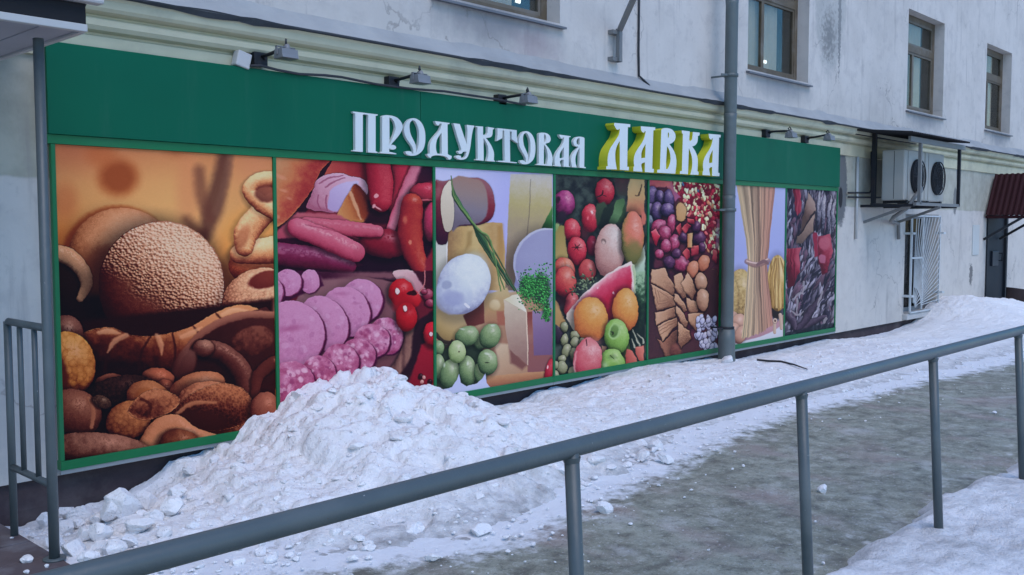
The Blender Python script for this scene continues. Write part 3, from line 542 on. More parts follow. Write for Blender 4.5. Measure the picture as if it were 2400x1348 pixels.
def p_sweets(p):
    p.fill((58, 30, 44)); p.z(1500, 410, 5.861)
    n = fbm(p.x/12, p.y/14, 4, 19); p.img[:] = p.ramp(n, [(26, 18, 30), (62, 28, 46), (96, 40, 56), (120, 50, 64)])
    rr = random.Random(21)
    p.poly([(420, 70), (1110, 80), (1100, 1050), (900, 1050), (760, 700), (560, 380)], [(136, 20, 44), (116, 16, 42)], grad=[(700, 80), (900, 1000)], soft=6, tex=('n', .2, 5))
    for i in range(520):
        x = rr.uniform(420, 1100); y = rr.uniform(80, 1080)
        if y > 80+(x-400)*1.9: continue
        q = rr.random(); b = .75+.45*rr.random()
        c = (222, 204, 160) if q < .36 else (168, 28, 52) if q < .72 else (204, 90, 90) if q < .82 else (206, 206, 150) if q < .9 else (200, 130, 90) if q < .97 else (70, 110, 150)
        p.ell(x, y, 15+5*rr.random(), 26+9*rr.random(), rr.uniform(-30, 30), C3(c[0]*b, c[1]*b, c[2]*b, .5, 1.15), soft=1.2)
    p.poly([(1050, 600), (1110, 600), (1090, 1000), (1030, 1000)], [(140, 150, 170)], soft=6, a=.5)
    p.poly([(70, 60), (430, 70), (480, 230), (560, 300), (480, 380), (440, 300), (350, 150), (200, 180), (90, 160)], [(196, 70, 96), (206, 104, 96), (170, 90, 130)], grad=[(80, 80), (520, 260)], soft=4, tex=('n', .15, 6))
    pu = ((22, 16, 38), (52, 36, 72), (92, 70, 116), (160, 130, 170))
    for a in ((150, 290, 80, 140), (265, 300, 66, 96), (390, 330, 74, 140), (130, 480, 70, 100), (235, 500, 82, 130), (370, 480, 90, 100)): p.ell(*a, rr.uniform(-15, 15), pu, tex=('n', .14, 7))
    p.ell(120, 650, 66, 100, 0, ((30, 40, 60), (72, 84, 100), (130, 140, 150)), tex=('n', .3, 4))
    mg = ((60, 12, 36), (124, 30, 60), (170, 54, 90), (206, 120, 150))
    for a in ((260, 740, 110, 140, 10), (420, 690, 66, 150, 12), (330, 820, 90, 120, 0), (460, 940, 76, 130, 8), (350, 980, 70, 90, 0), (260, 1090, 70, 70, 0), (560, 1230, 120, 110, 0)): p.ell(*a, mg, tex=('n', .2, 6))
    p.poly([(150, 790), (220, 730), (270, 850), (215, 980), (170, 900)], [(150, 16, 40), (206, 44, 66), (226, 110, 120)], grad=[(200, 960), (220, 740)], puff=30, soft=2)
    p.poly([(70, 930), (190, 960), (190, 1180), (170, 1400), (70, 1400)], [(26, 20, 32)], soft=8)
    for a in ((580, 860, 60, 80), (800, 860, 90, 90), (840, 1000, 50, 80), (500, 1080, 60, 70), (400, 1200, 80, 90), (760, 720, 60, 80)): p.ell(*a, 0, ((24, 16, 36), (76, 38, 72), (120, 70, 110)), tex=('n', .25, 5))
    p.ell(560, 505, 82, 138, 0, ((130, 80, 50), (150, 100, 60)), soft=3); p.ell(562, 508, 74, 128, 0, ((160, 110, 60), (200, 152, 96), (214, 172, 120)), flat=.5)
    rs = [(120, 20, 40), (190, 54, 66), (216, 104, 100)]
    for q in ([(482, 745), (545, 655), (575, 770), (530, 840)], [(565, 745), (640, 650), (695, 705), (622, 815)], [(640, 590), (730, 610), (740, 680), (650, 650)], [(580, 1080), (625, 990), (695, 1085), (640, 1185)], [(700, 980), (795, 960), (790, 1100), (700, 1110)], [(1000, 1020), (1060, 1030), (1050, 1220), (975, 1170)]):
        p.poly(q, rs, grad=[q[2], q[0]], puff=24, soft=2)
    p.poly([(650, 810), (718, 805), (712, 1000), (640, 995)], [(196, 120, 70), (206, 164, 110)], grad=[(640, 900), (700, 900)], puff=20, soft=2)
    for a in ((865, 1215, 82, 104), (720, 1290, 78, 118), (1000, 1360, 60, 70)): p.ell(*a, 10, ((130, 60, 40), (196, 116, 82), (216, 150, 116)), tex=('n', .1, 5))
    p.z(1500, 630, 5.617)
    p.poly([(60, 250), (160, 200), (240, 760), (330, 1180), (1020, 700), (1020, 1120), (60, 1260)], [(74, 42, 50), (88, 50, 56)], grad=[(100, 300), (800, 1100)], soft=6, tex=('n', .5, 4))
    p.poly([(860, 0), (1020, 0), (1020, 720), (820, 640)], [(84, 40, 44), (66, 32, 40)], grad=[(900, 0), (960, 700)], soft=6, tex=('n', .35, 6))
    ck = [(130, 84, 62), (190, 142, 106), (210, 166, 130)]
    def ckp(q, cs=ck, t=.14): p.poly([(a+5, b+9) for a, b in q], [(64, 34, 32)], soft=4, a=.8); p.poly(q, cs, grad=[q[len(q)//2], q[0]], puff=24, soft=2, tex=('n', t, 2.2))
    ckp([(150, 0), (320, -10), (450, 230), (445, 335), (410, 352), (150, 180)]); ckp([(140, 195), (440, 370), (468, 480), (215, 556)])
    p.tube([(185, 260), (235, 460), (420, 420)], [5, 5, 5], ((146, 98, 72),)*2, soft=2, sm=False); p.tube([(220, 290), (262, 420), (380, 395), (240, 300)], [4]*4, ((150, 104, 76),)*2, soft=2, sm=False)
    ckp([(185, 590), (465, 500), (468, 630), (210, 738)]); ckp([(230, 750), (480, 640), (492, 740), (290, 962)])
    for k in range(3): p.tube([(240+10*k, 780+45*k), (480, 670+28*k)], [4, 4], ((140, 92, 66),)*2, soft=2)
    ckp([(218, 910), (300, 970), (490, 800), (492, 960), (400, 1150), (330, 1165)], [(90, 52, 42), (150, 96, 72), (176, 120, 92)])
    p.ell(470, 1080, 80, 90, 0, ((80, 36, 34), (140, 80, 66)), soft=8, tex=('n', .3, 4))
    for q in ([(435, 95), (540, 60), (590, 280), (605, 375), (560, 395), (450, 240)], [(450, 320), (480, 330), (605, 500), (612, 560), (570, 566), (450, 400)], [(475, 485), (520, 520), (632, 700), (610, 776), (570, 770), (480, 590)], [(500, 700), (650, 820), (662, 920), (550, 1042), (508, 980)]): ckp(q, t=.3)
    for q in ([(548, 190), (620, 50), (690, 130), (740, 300), (700, 420), (580, 300)], [(600, 385), (740, 430), (752, 560), (722, 645), (640, 560)], [(622, 600), (820, 590), (795, 740), (745, 832), (640, 700)]): ckp(q, t=.2)
    for a in ((800, 165, 76, 122), (820, 412, 78, 152)): p.ell(a[0]+8, a[1]+10, a[2], a[3], 0, ((60, 34, 34),)*2, soft=4); p.ell(*a, 0, ((120, 76, 56), (184, 136, 104), (210, 166, 134)), tex=('n', .08, 4))
    for i in range(75):
        x = rr.uniform(690, 1010); y = rr.uniform(640, 1095)
        if x < 790 and y > 900: continue
        if x < 760 and y < 800: continue
        p.ell(x+3, y+5, 28, 42, 0, ((90, 90, 120),)*2, soft=3, a=.6); p.ell(x, y, 25+6*rr.random(), 38+9*rr.random(), rr.uniform(-25, 25), ((132, 130, 164), (186, 188, 220), (210, 214, 236)))

def p_pasta(p):
    p.fill((166, 178, 228)); p.z(0, 0, 1); p.sh = .35
    p.img[:] = p.ramp((p.y-430)/330, [(172, 184, 230), (160, 170, 226), (186, 190, 230)])
    x, y = p.x, p.y
    p.poly([(1690, 785), (1760, 770), (1845, 745), (1845, 790), (1690, 815)], [(186, 140, 150), (160, 116, 132)], grad=[(1700, 770), (1700, 810)], soft=3)
    p.poly([(1780, 790), (1815, 775), (1845, 752), (1845, 800), (1690, 830), (1690, 812)], [(206, 210, 222)], soft=3)
    st = ((110, 84, 50), (178, 146, 86), (206, 180, 116))
    p.ell(1735, 692, 32, 62, 0, st, tex=('n', .5, 4)); p.ell(1712, 700, 18, 52, 0, st, tex=('n', .5, 4))
    for a in ((1712, 752, 18, 24), (1728, 760, 18, 26), (1716, 780, 16, 24), (1735, 785, 14, 22)): p.ell(*a, 20, ((110, 70, 60), (190, 140, 116), (214, 170, 146)))
    p.ell(1820, 716, 22, 34, 0, ((30, 28, 26), (70, 58, 52)), soft=8); p.ell(1838, 716, 12, 26, 0, ((90, 90, 104),)*2, soft=6)
    p.ell(1822, 664, 25, 66, 0, ((110, 80, 36), (180, 140, 70), (206, 172, 100), (220, 196, 130)), tex=('s', .5, 3))
    rr = random.Random(2)
    for i in range(26): a = rr.uniform(-15, 15); p.tube([(1822+a*.4, 606), (1822+a*1.3+rr.uniform(-4, 4), 650), (1822+a*1.3+rr.uniform(-4, 4), 690), (1822+a, 722)], [.9]*4, (((150, 108, 50),) if i % 2 else ((220, 190, 120),))*2, soft=1.2, a=.7)
    # bundle
    top = y < 616
    xl = np.where(top, np.interp(y, [430, 480, 560, 616], [1724, 1733, 1746, 1751]), np.interp(y, [616, 650, 720, 795], [1752, 1750, 1744, 1736]))
    xr = np.where(top, np.interp(y, [430, 520, 616], [1818, 1808, 1798]), np.interp(y, [616, 660, 720, 795], [1797, 1801, 1808, 1815]))
    u = (x-xl)/(xr-xl); bot = 796-12*((u-.25)**2)*2-20*u
    m = sstep(0, .02, u)*sstep(0, .02, 1-u)*sstep(0, 3, bot+3*(vnoise(u*30, u*0, 5)-.5)*2-y)
    t = .5+.55*(vnoise(u*34, y/160, 3)-.5)+.35*(vnoise(u*70, y/90, 4)-.5)
    basec = p.ramp(u, [(200, 178, 138), (200, 172, 138), (194, 152, 124), (184, 130, 110)])
    gaps = np.where(top, sstep(.12, .0, np.abs(u-(.62+.06*np.sin(y/40)))-.02)*.0, 0)
    colr = basec*(.62+.62*t)[..., None]
    dk = np.clip(sstep(.70, .86, vnoise(u*16+3, y/300, 8))*np.where(u > .25, 1, .4), 0, 1)[..., None]
    colr = colr*(1-.26*dk)
    p.mixin(m, np.clip(colr, 0, 255), (slice(None), slice(None)))
    p.tube([(1750, 613), (1772, 621), (1799, 611)], [6, 6, 6], ((110, 78, 74), (170, 130, 126)), soft=3, a=.8); p.tube([(1750, 612), (1775, 617), (1799, 607)], [1.6]*3, ((214, 186, 176),)*2, soft=1.5)
    p.tube([(1775, 620), (1790, 612), (1799, 618)], [3, 4, 3], ((130, 96, 96),)*2, soft=2)
    for q in ([(1815, 752), (1815, 780)], [(1828, 738), (1831, 770)], [(1836, 742), (1840, 765)]): p.tube(q, [4, 3.6], ((150, 120, 104), (214, 190, 166)))
    p.ell(1816, 752, 5, 6, 0, ((206, 180, 156),)*2); p.ell(1816, 752, 2, 3, 0, ((80, 50, 44),)*2)

def p_fish(p):
    p.z(0, 0, 1); n = fbm(p.x/7, p.y/16, 4, 31); p.img[:] = p.ramp(n, [(20, 22, 38), (36, 36, 56), (58, 52, 72), (76, 66, 84)])
    rr = random.Random(12)
    for i in range(760):
        x = rr.uniform(1842, 1964); y = rr.uniform(440, 790); q = rr.random()
        ang = rr.gauss(4, 10) if y < 600 else rr.gauss(22, 16)
        b = rr.random()
        c = (150, 148, 166) if q < .3 else (92, 86, 104) if q < .55 else (40, 38, 58) if q < .85 else (100, 72, 90)
        p.ell(x, y, 1.4+2.4*b, 9+14*rr.random(), ang, C3(*c, .35, 1.35), soft=1.3, a=.9)
    for k, x in enumerate((1918, 1930, 1943, 1953)):
        p.ell(x, 490+6*k, 4.5, 46, 3, ((40, 40, 60), (120, 120, 140), (196, 194, 206)), tex=('n', .3, 3))
    rd = ((110, 14, 36), (172, 40, 66), (206, 84, 104))
    p.poly([(1857, 440), (1874, 442), (1876, 490), (1868, 504), (1862, 490)], rd, grad=[(1857, 470), (1876, 470)], soft=2, tex=('s', .3, 2))
    p.poly([(1846, 582), (1876, 580), (1872, 640), (1860, 672), (1845, 678)], rd, grad=[(1846, 620), (1876, 610)], soft=2, tex=('s', .35, 2))
    p.poly([(1917, 552), (1945, 548), (1949, 590), (1938, 640), (1926, 646), (1918, 610)], rd, grad=[(1917, 600), (1948, 590)], soft=3, tex=('n', .25, 4))
    p.poly([(1906, 545), (1916, 545), (1918, 600), (1908, 600)], [(176, 40, 70)], soft=3); p.ell(1932, 570, 12, 16, 0, ((214, 110, 130),)*2, soft=5, a=.7); p.ell(1928, 606, 8, 10, 0, ((206, 120, 150),)*2, soft=3, a=.8)
    p.poly([(1893, 452), (1908, 470), (1912, 492), (1888, 535), (1874, 545), (1880, 500)], [(104, 76, 66), (156, 124, 110), (186, 160, 146)], grad=[(1880, 500), (1908, 480)], soft=2, tex=('n', .12, 5), puff=5)
    p.poly([(1909, 500), (1906, 545), (1880, 568), (1866, 570), (1866, 552), (1890, 530)], [(120, 96, 84), (186, 158, 140)], grad=[(1880, 570), (1900, 510)], soft=2, tex=('n', .12, 4), puff=4)
    p.tube([(1908, 496), (1890, 528), (1868, 550)], [1.6, 2, 1.5], ((50, 36, 44),)*2, soft=1.5)
    for q in ([(1873, 775), (1900, 758), (1935, 742)], [(1868, 770), (1890, 745), (1925, 690), (1940, 665)], [(1842, 735), (1856, 750), (1864, 770)]): p.tube(q, [5, 9, 4], ((26, 22, 36), (66, 50, 72), (120, 104, 126)), soft=2)
    for q in ([(1862, 700), (1870, 690), (1880, 688)], [(1868, 735), (1870, 700)], [(1855, 730), (1868, 738), (1884, 730)], [(1916, 715), (1924, 685)], [(1880, 688), (1884, 660)], [(1928, 765), (1936, 745)], [(1946, 765), (1954, 745)]): p.tube(q, [2, 2.4, 1.4][:len(q)], ((176, 172, 180),)*2, soft=1.4, a=.85)
    p.poly([(1840, 778), (1970, 752), (1970, 800), (1840, 830)], [(30, 40, 52)], soft=6, a=.8); p.img = p.img*.86

E_ILL = np.array([0.54, 0.69, 1.02])          # light falling on the sign: print colour = photo colour / light
def lin(c):
    c = np.clip(np.asarray(c, float)/255.0, 0, 1)
    return np.where(c <= .04045, c/12.92, ((c+.055)/1.055)**2.4)
def make_print(name, fn, x0, x1, z0, z1, ppm):
    p = Paint(x0, x1, z0, z1, ppm, {p_cheese: 2.2, p_pasta: 1.2, p_bread: 5.0}.get(fn, 4.2)); fn(p)
    im = p.img
    im = (im+np.roll(im, 1, 0)+np.roll(im, -1, 0)+np.roll(im, 1, 1)+np.roll(im, -1, 1))/5 if ppm > 330 else im
    rs = np.random.RandomState(7); im = im+rs.normal(0, 2.2, im.shape[:2])[..., None]
    g = im.mean(-1, keepdims=True); ds = 0.0 if fn is p_bread else .08; im = im*(1-ds)+g*ds
    im = im*(.80+.20*sstep(10, 120, g))*1.03
    gy = np.pad(im, ((1, 1), (1, 1), (0, 0)), 'edge'); bl = (gy[:-2, 1:-1]+gy[2:, 1:-1]+gy[1:-1, :-2]+gy[1:-1, 2:])/4; im = np.clip(im+.8*(im-bl), 0, 255)   # crisp print
    im = im*np.array([.78, .80, .86])+np.array([0, 1, 7])
    a = np.clip(lin(im)/E_ILL, 0, .92)
    buf = np.ones((p.h, p.w, 4), np.float32); buf[..., :3] = a
    img = bpy.data.images.new(name, p.w, p.h, alpha=False, float_buffer=True)
    img.colorspace_settings.name = 'Linear Rec.709'
    img.pixels.foreach_set(buf.ravel()); img.update(); img.pack()
    return img
# ------------------------------------------------------------------ mesh helpers
def V3(a): return Vector((float(a[0]), float(a[1]), float(a[2])))
class MB:
    def __init__(self): self.v = []; self.f = []; self.mi = []; self.sm = []
    def add(self, vs, fs, mi=0, smooth=False):
        o = len(self.v); self.v += [tuple(map(float, q)) for q in vs]
        for f in fs: self.f.append([o+i for i in f]); self.mi.append(mi); self.sm.append(smooth)
        return self
    def box(self, x0, x1, y0, y1, z0, z1, mi=0, bev=0.0):
        if bev > 0:
            bm = bmesh.new(); bmesh.ops.create_cube(bm, size=1)
            for q in bm.verts: q.co = Vector(((x0+x1)/2+q.co.x*(x1-x0), (y0+y1)/2+q.co.y*(y1-y0), (z0+z1)/2+q.co.z*(z1-z0)))
            bmesh.ops.bevel(bm, geom=list(bm.edges), offset=bev, segments=2, affect='EDGES', profile=.5)
            bm.verts.index_update()
            self.add([q.co for q in bm.verts], [[w.index for w in f.verts] for f in bm.faces], mi); bm.free(); return self
        vs = [(x, y, z) for z in (z0, z1) for y in (y0, y1) for x in (x0, x1)]
        return self.add(vs, [(0, 2, 3, 1), (4, 5, 7, 6), (0, 1, 5, 4), (1, 3, 7, 5), (3, 2, 6, 7), (2, 0, 4, 6)], mi)
    def tube(self, pts, r, n=12, mi=0, cap=True, smooth=True):
        pts = [V3(q) for q in pts]; rs = r if isinstance(r, (list, tuple)) else [r]*len(pts)
        rings = []; up = None; vs = []
        for i, q in enumerate(pts):
            t = (pts[min(i+1, len(pts)-1)]-pts[max(i-1, 0)]).normalized()
            if up is None:
                up = Vector((0, 0, 1)) if abs(t.z) < .9 else Vector((0, 1, 0))
            a = (up-t*up.dot(t)).normalized(); b = t.cross(a); up = a
            vs += [q+(a*math.cos(k*2*math.pi/n)+b*math.sin(k*2*math.pi/n))*rs[i] for k in range(n)]
        fs = []
        for i in range(len(pts)-1):
            for k in range(n):
                k2 = (k+1) % n; fs.append((i*n+k, i*n+k2, (i+1)*n+k2, (i+1)*n+k))
        self.add(vs, fs, mi, smooth)
        if cap:
            o = len(self.v)-len(vs)
            self.f.append([o+k for k in range(n)][::-1]); self.mi.append(mi); self.sm.append(False)
            e = o+(len(pts)-1)*n; self.f.append([e+k for k in range(n)]); self.mi.append(mi); self.sm.append(False)
        return self
    def beam(self, a, b, w, h, mi=0, up=(0, 0, 1)):
        a = V3(a); b = V3(b); t = (b-a).normalized(); u = Vector(up)
        if abs(t.dot(u)) > .95: u = Vector((0, 1, 0))
        s = t.cross(u).normalized(); u = s.cross(t)
        vs = [p+s*(i*w/2)+u*(j*h/2) for p in (a, b) for i, j in ((-1, -1), (1, -1), (1, 1), (-1, 1))]
        return self.add(vs, [(0, 1, 2, 3)[::-1], (4, 5, 6, 7), (0, 1, 5, 4), (1, 2, 6, 5), (2, 3, 7, 6), (3, 0, 4, 7)], mi)
    def lathe(self, prof, c, axis=(0, 0, 1), n=24, mi=0, smooth=True):
        ax = Vector(axis).normalized(); u = ax.orthogonal().normalized(); w_ = ax.cross(u); c = V3(c); vs = []
        for r, h in prof: vs += [c+ax*h+(u*math.cos(k*2*math.pi/n)+w_*math.sin(k*2*math.pi/n))*r for k in range(n)]
        fs = [(i*n+k, i*n+(k+1) % n, (i+1)*n+(k+1) % n, (i+1)*n+k) for i in range(len(prof)-1) for k in range(n)]
        return self.add(vs, fs, mi, smooth)
    def prism(self, poly, y0, y1, mi=0):            # polygon in XZ, extruded along Y
        n = len(poly); vs = [(x, y0, z) for x, z in poly]+[(x, y1, z) for x, z in poly]
        return self.add(vs, [list(range(n)), list(range(2*n-1, n-1, -1))]+[(i, i+n, (i+1) % n+n, (i+1) % n) for i in range(n)], mi)
    def build(self, name, mats, parent=None, fix=True):
        me = bpy.data.meshes.new(name); me.from_pydata(self.v, [], self.f)
        mats = mats if isinstance(mats, (list, tuple)) else [mats]
        for m in mats: me.materials.append(m)
        me.polygons.foreach_set('material_index', self.mi); me.polygons.foreach_set('use_smooth', self.sm)
        if fix:
            bm = bmesh.new(); bm.from_mesh(me); bmesh.ops.recalc_face_normals(bm, faces=bm.faces); bm.to_mesh(me); bm.free()
        me.update()
        o = bpy.data.objects.new(name, me); COL.objects.link(o)
        if parent is not None: adopt(o, parent)
        return o
def adopt(o, parent):
    o.parent = parent; o.matrix_parent_inverse = Matrix.Translation(parent.location).inverted()
def tag(o, label=None, cat=None, group=None, kind=None):
    if label: o['label'] = label
    if cat: o['category'] = cat
    if group: o['group'] = group
    if kind: o['kind'] = kind
    return o
def empty(name, loc, label, cat, group=None):
    o = bpy.data.objects.new(name, None); o.location = V3(loc); COL.objects.link(o); o.empty_display_size = .1
    return tag(o, label, cat, group)
def grid_mesh(name, X, Y, Z, mat, attrs=None, smooth=True):
    h, w_ = X.shape; co = np.stack([X, Y, Z], -1).reshape(-1, 3).astype(np.float32)
    i = np.arange((h-1)*(w_-1)); r = i//(w_-1); c = i % (w_-1); a = r*w_+c
    fs = np.stack([a, a+1, a+w_+1, a+w_], -1).astype(np.int32)
    me = bpy.data.meshes.new(name); me.vertices.add(len(co)); me.vertices.foreach_set('co', co.ravel())
    me.loops.add(fs.size); me.loops.foreach_set('vertex_index', fs.ravel())
    me.polygons.add(len(fs)); me.polygons.foreach_set('loop_start', np.arange(0, fs.size, 4, dtype=np.int32)); me.polygons.foreach_set('loop_total', np.full(len(fs), 4, np.int32))
    me.update(calc_edges=True); me.validate()
    me.polygons.foreach_set('use_smooth', np.full(len(fs), smooth))
    for k, v in (attrs or {}).items():
        at = me.attributes.new(k, 'FLOAT', 'POINT'); at.data.foreach_set('value', v.ravel().astype(np.float32))
    me.materials.append(mat)
    o = bpy.data.objects.new(name, me); COL.objects.link(o); return o

# ------------------------------------------------------------------ procedural materials
def nodes(name):
    m = bpy.data.materials.new(name); m.use_nodes = True; t = m.node_tree
    return m, t, t.nodes['Principled BSDF'], t.nodes, t.links
def coord(t, scale=1.0):
    g = t.nodes.new('ShaderNodeNewGeometry'); mp = t.nodes.new('ShaderNodeMapping'); mp.vector_type = 'POINT'
    s = scale if isinstance(scale, (tuple, list)) else (scale,)*3
    mp.inputs['Scale'].default_value = s; t.links.new(g.outputs['Position'], mp.inputs[0]); return mp.outputs[0]
def noise(t, scale, detail=4, rough=.55, vec=None, dist=0.0):
    n = t.nodes.new('ShaderNodeTexNoise'); n.inputs['Scale'].default_value = scale; n.inputs['Detail'].default_value = detail
    n.inputs['Roughness'].default_value = rough; n.inputs['Distortion'].default_value = dist
    t.links.new(vec if vec is not None else coord(t), n.inputs['Vector']); return n.outputs['Fac']
def ramp(t, fac, stops):
    r = t.nodes.new('ShaderNodeValToRGB'); e = r.color_ramp.elements
    while len(e) < len(stops): e.new(.5)
    for q, (pos, c) in zip(e, stops): q.position = pos; q.color = (*c, 1) if len(c) == 3 else c
    t.links.new(fac, r.inputs[0]); return r.outputs[0]
def mixc(t, fac, a, b, mode='MIX'):
    m = t.nodes.new('ShaderNodeMix'); m.data_type = 'RGBA'; m.blend_type = mode
    for s, q in ((m.inputs[0], fac), (m.inputs[6], a), (m.inputs[7], b)):
        if isinstance(q, (int, float)): s.default_value = q
        elif isinstance(q, tuple): s.default_value = (*q, 1)
        else: t.links.new(q, s)
    return m.outputs[2]
def mth(t, op, a, b=None, c=None, clamp=False):
    m = t.nodes.new('ShaderNodeMath'); m.operation = op; m.use_clamp = clamp
    for s, q in zip(m.inputs, (a, b, c)):
        if q is None: continue
        if isinstance(q, (int, float)): s.default_value = q
        else: t.links.new(q, s)
    return m.outputs[0]
def sepxyz(t):
    g = t.nodes.new('ShaderNodeNewGeometry'); s = t.nodes.new('ShaderNodeSeparateXYZ'); t.links.new(g.outputs['Position'], s.inputs[0]); return s.outputs
def bump(t, b, h, strength=.3, dist=.01):
    n = t.nodes.new('ShaderNodeBump'); n.inputs['Strength'].default_value = strength; n.inputs['Distance'].default_value = dist
    t.links.new(h, n.inputs['Height']); t.links.new(n.outputs[0], b.inputs['Normal'])
def paint(name, col, rough=.5, metal=0, var=.12, sc=6, bmp=.1, dirt=None, spec=.4):
    m, t, b, N, L = nodes(name)
    n = noise(t, sc, 5); c = mixc(t, n, tuple(max(0, q*(1-var)) for q in col), tuple(min(1, q*(1+var)) for q in col))
    if dirt:
        d = ramp(t, noise(t, sc*.45, 6, .65), [(.5, (0, 0, 0)), (.72, (1, 1, 1))]); c = mixc(t, mth(t, 'MULTIPLY', d, dirt[1]), c, dirt[0])
    L.new(c, b.inputs['Base Color']); b.inputs['Roughness'].default_value = rough; b.inputs['Metallic'].default_value = metal; b.inputs['Specular IOR Level'].default_value = spec
    if bmp: bump(t, b, noise(t, sc*9, 4), bmp, .004)
    return m
def smooth01(t, v, lo, hi):
    m = t.nodes.new('ShaderNodeMapRange'); m.interpolation_type = 'SMOOTHSTEP'; m.inputs['From Min'].default_value = lo; m.inputs['From Max'].default_value = hi
    t.links.new(v, m.inputs['Value']); return m.outputs[0]

def mat_plaster(name, white, cream, split, wall_marks=()):
    # limewash over plaster: mottled white, old cream paint above the line 'split', grey stain shapes, and a wall hole's dark inside as colour
    m, t, b, N, L = nodes(name); X, Y, Z = sepxyz(t)
    n1 = noise(t, 1.1, 6, .62); n2 = noise(t, 5.5, 6, .6); n3 = noise(t, 34, 4)
    c = mixc(t, smooth01(t, n1, .35, .7), white, tuple(q*.86 for q in white))
    c = mixc(t, mth(t, 'MULTIPLY', smooth01(t, n2, .50, .72), .5), c, (white[0]*.72, white[1]*.72, white[2]*.74))
    n4 = noise(t, 13, 7, .7); c = mixc(t, mth(t, 'MULTIPLY', smooth01(t, n4, .56, .72), .35), c, (white[0]*.6, white[1]*.61, white[2]*.62))
    if cream is not None:
        zz = mth(t, 'ADD', Z, mth(t, 'MULTIPLY', mth(t, 'SUBTRACT', noise(t, 2.2, 4), .5), .07))
        sp = smooth01(t, zz, split-.012, split+.012)
        cr = mixc(t, smooth01(t, n2, .3, .7), cream, tuple(q*.8 for q in cream))
        c = mixc(t, sp, c, cr)
    st = noise(t, 1.0, 6, .65, coord(t, (6, 1, .55)))
    c = mixc(t, mth(t, 'MULTIPLY', smooth01(t, st, .54, .72), .5), c, (white[0]*.5, white[1]*.5, white[2]*.52))
    for (sx, sz, rx, rz, colr, amt, nz) in wall_marks:
        dx = mth(t, 'DIVIDE', mth(t, 'SUBTRACT', X, sx), rx); dz = mth(t, 'DIVIDE', mth(t, 'SUBTRACT', Z, sz), rz)
        d = mth(t, 'SQRT', mth(t, 'ADD', mth(t, 'MULTIPLY', dx, dx), mth(t, 'MULTIPLY', dz, dz)))
        d = mth(t, 'ADD', d, mth(t, 'MULTIPLY', mth(t, 'SUBTRACT', noise(t, 5/max(rx, .2), 5, .6), .5), nz))
        k = smooth01(t, d, 1.08, .82 if amt > .75 else .1)
        k = mth(t, 'MULTIPLY', k, amt)
        c = mixc(t, k, c, mixc(t, n2, tuple(q*.6 for q in colr), colr))
    vo = t.nodes.new('ShaderNodeTexVoronoi'); vo.feature = 'DISTANCE_TO_EDGE'; vo.inputs['Scale'].default_value = .9
    dv = t.nodes.new('ShaderNodeVectorMath'); dv.operation = 'MULTIPLY_ADD'; nv = t.nodes.new('ShaderNodeTexNoise'); nv.inputs['Scale'].default_value = 3.0; nv.inputs['Detail'].default_value = 6
    g_ = coord(t, (1, 0, 1)); L.new(g_, nv.inputs['Vector']); L.new(nv.outputs['Color'], dv.inputs[0]); dv.inputs[1].default_value = (.7, .7, .7); L.new(g_, dv.inputs[2]); L.new(dv.outputs[0], vo.inputs['Vector'])
    ck = mth(t, 'MULTIPLY', smooth01(t, vo.outputs['Distance'], .012, .002), smooth01(t, noise(t, .55, 3), .50, .60))
    c = mixc(t, mth(t, 'MULTIPLY', ck, .55), c, (white[0]*.35, white[1]*.35, white[2]*.36))
    pe_ = smooth01(t, noise(t, 3.1, 7, .72, coord(t, (1, 1, .8))), .635, .655); c = mixc(t, mth(t, 'MULTIPLY', pe_, .4), c, (white[0]*.78, white[1]*.80, white[2]*.80))
    L.new(c, b.inputs['Base Color']); b.inputs['Roughness'].default_value = .92; b.inputs['Specular IOR Level'].default_value = .15
    h = mth(t, 'ADD', mth(t, 'MULTIPLY', n2, .6), mth(t, 'MULTIPLY', n3, .25)); bump(t, b, h, .45, .018)
    return m
# ------------------------------------------------------------------ palette
WHITE = (.61, .565, .505); CREAM = (.50, .50, .40)
M_lower = mat_plaster('plaster_lower', WHITE, (.47, .45, .36), 1.95,
    wall_marks=((13.62, 2.25, .22, .62, (.13, .14, .15), .9, .5), (13.62, 2.08, .07, .16, (.03, .03, .035), .9, .3), (18.42, 2.12, .10, .26, (.20, .20, .19), .85, .7), (19.4, .75, .10, .2, (.12, .12, .12), .8, 2.4), (18.5, 2.62, .06, .12, (.3, .3, .29), .8, .8), (2.25, .55, .5, .8, (.40, .41, .42), .5, .6)))  # small near-black ellipse paints the dark inside of a hole; the rest are stains
M_upper = mat_plaster('plaster_upper', WHITE, None, 0,
    wall_marks=((13.15, 4.85, .50, 1.05, (.54, .52, .47), .9, .55), (13.12, 4.35, .30, .45, (.22, .22, .21), .74, 2.6), (13.45, 4.75, .05, .9, (.25, .25, .24), .8, 2.0), (6.3, 3.52, 1.15, .34, (.24, .24, .25), .72, .8), (11.7, 3.5, 1.0, .28, (.30, .31, .32), .7, .8), (16.8, 3.45, 1.0, .3, (.28, .29, .30), .7, .8), (20.8, 3.42, .9, .3, (.28, .29, .30), .7, .8), (6.9, 3.35, .5, .25, (.42, .33, .33), .6, .8)))
M_cornice = paint('cornice_paint', (.55, .52, .36), .85, 0, .16, 3.2, .35, ((.20, .20, .17), .5), .2)
M_ledge = paint('ledge_cement', (.32, .325, .315), .8, 0, .22, 2.6, .4, ((.46, .45, .41), .5), .3)
M_lip = paint('ledge_lip', (.05, .055, .06), .9, 0, .4, 9, .5)
M_plinth = paint('plinth_stone', (.065, .048, .050), .9, 0, .35, 5, .6, ((.16, .14, .13), .5), .2)
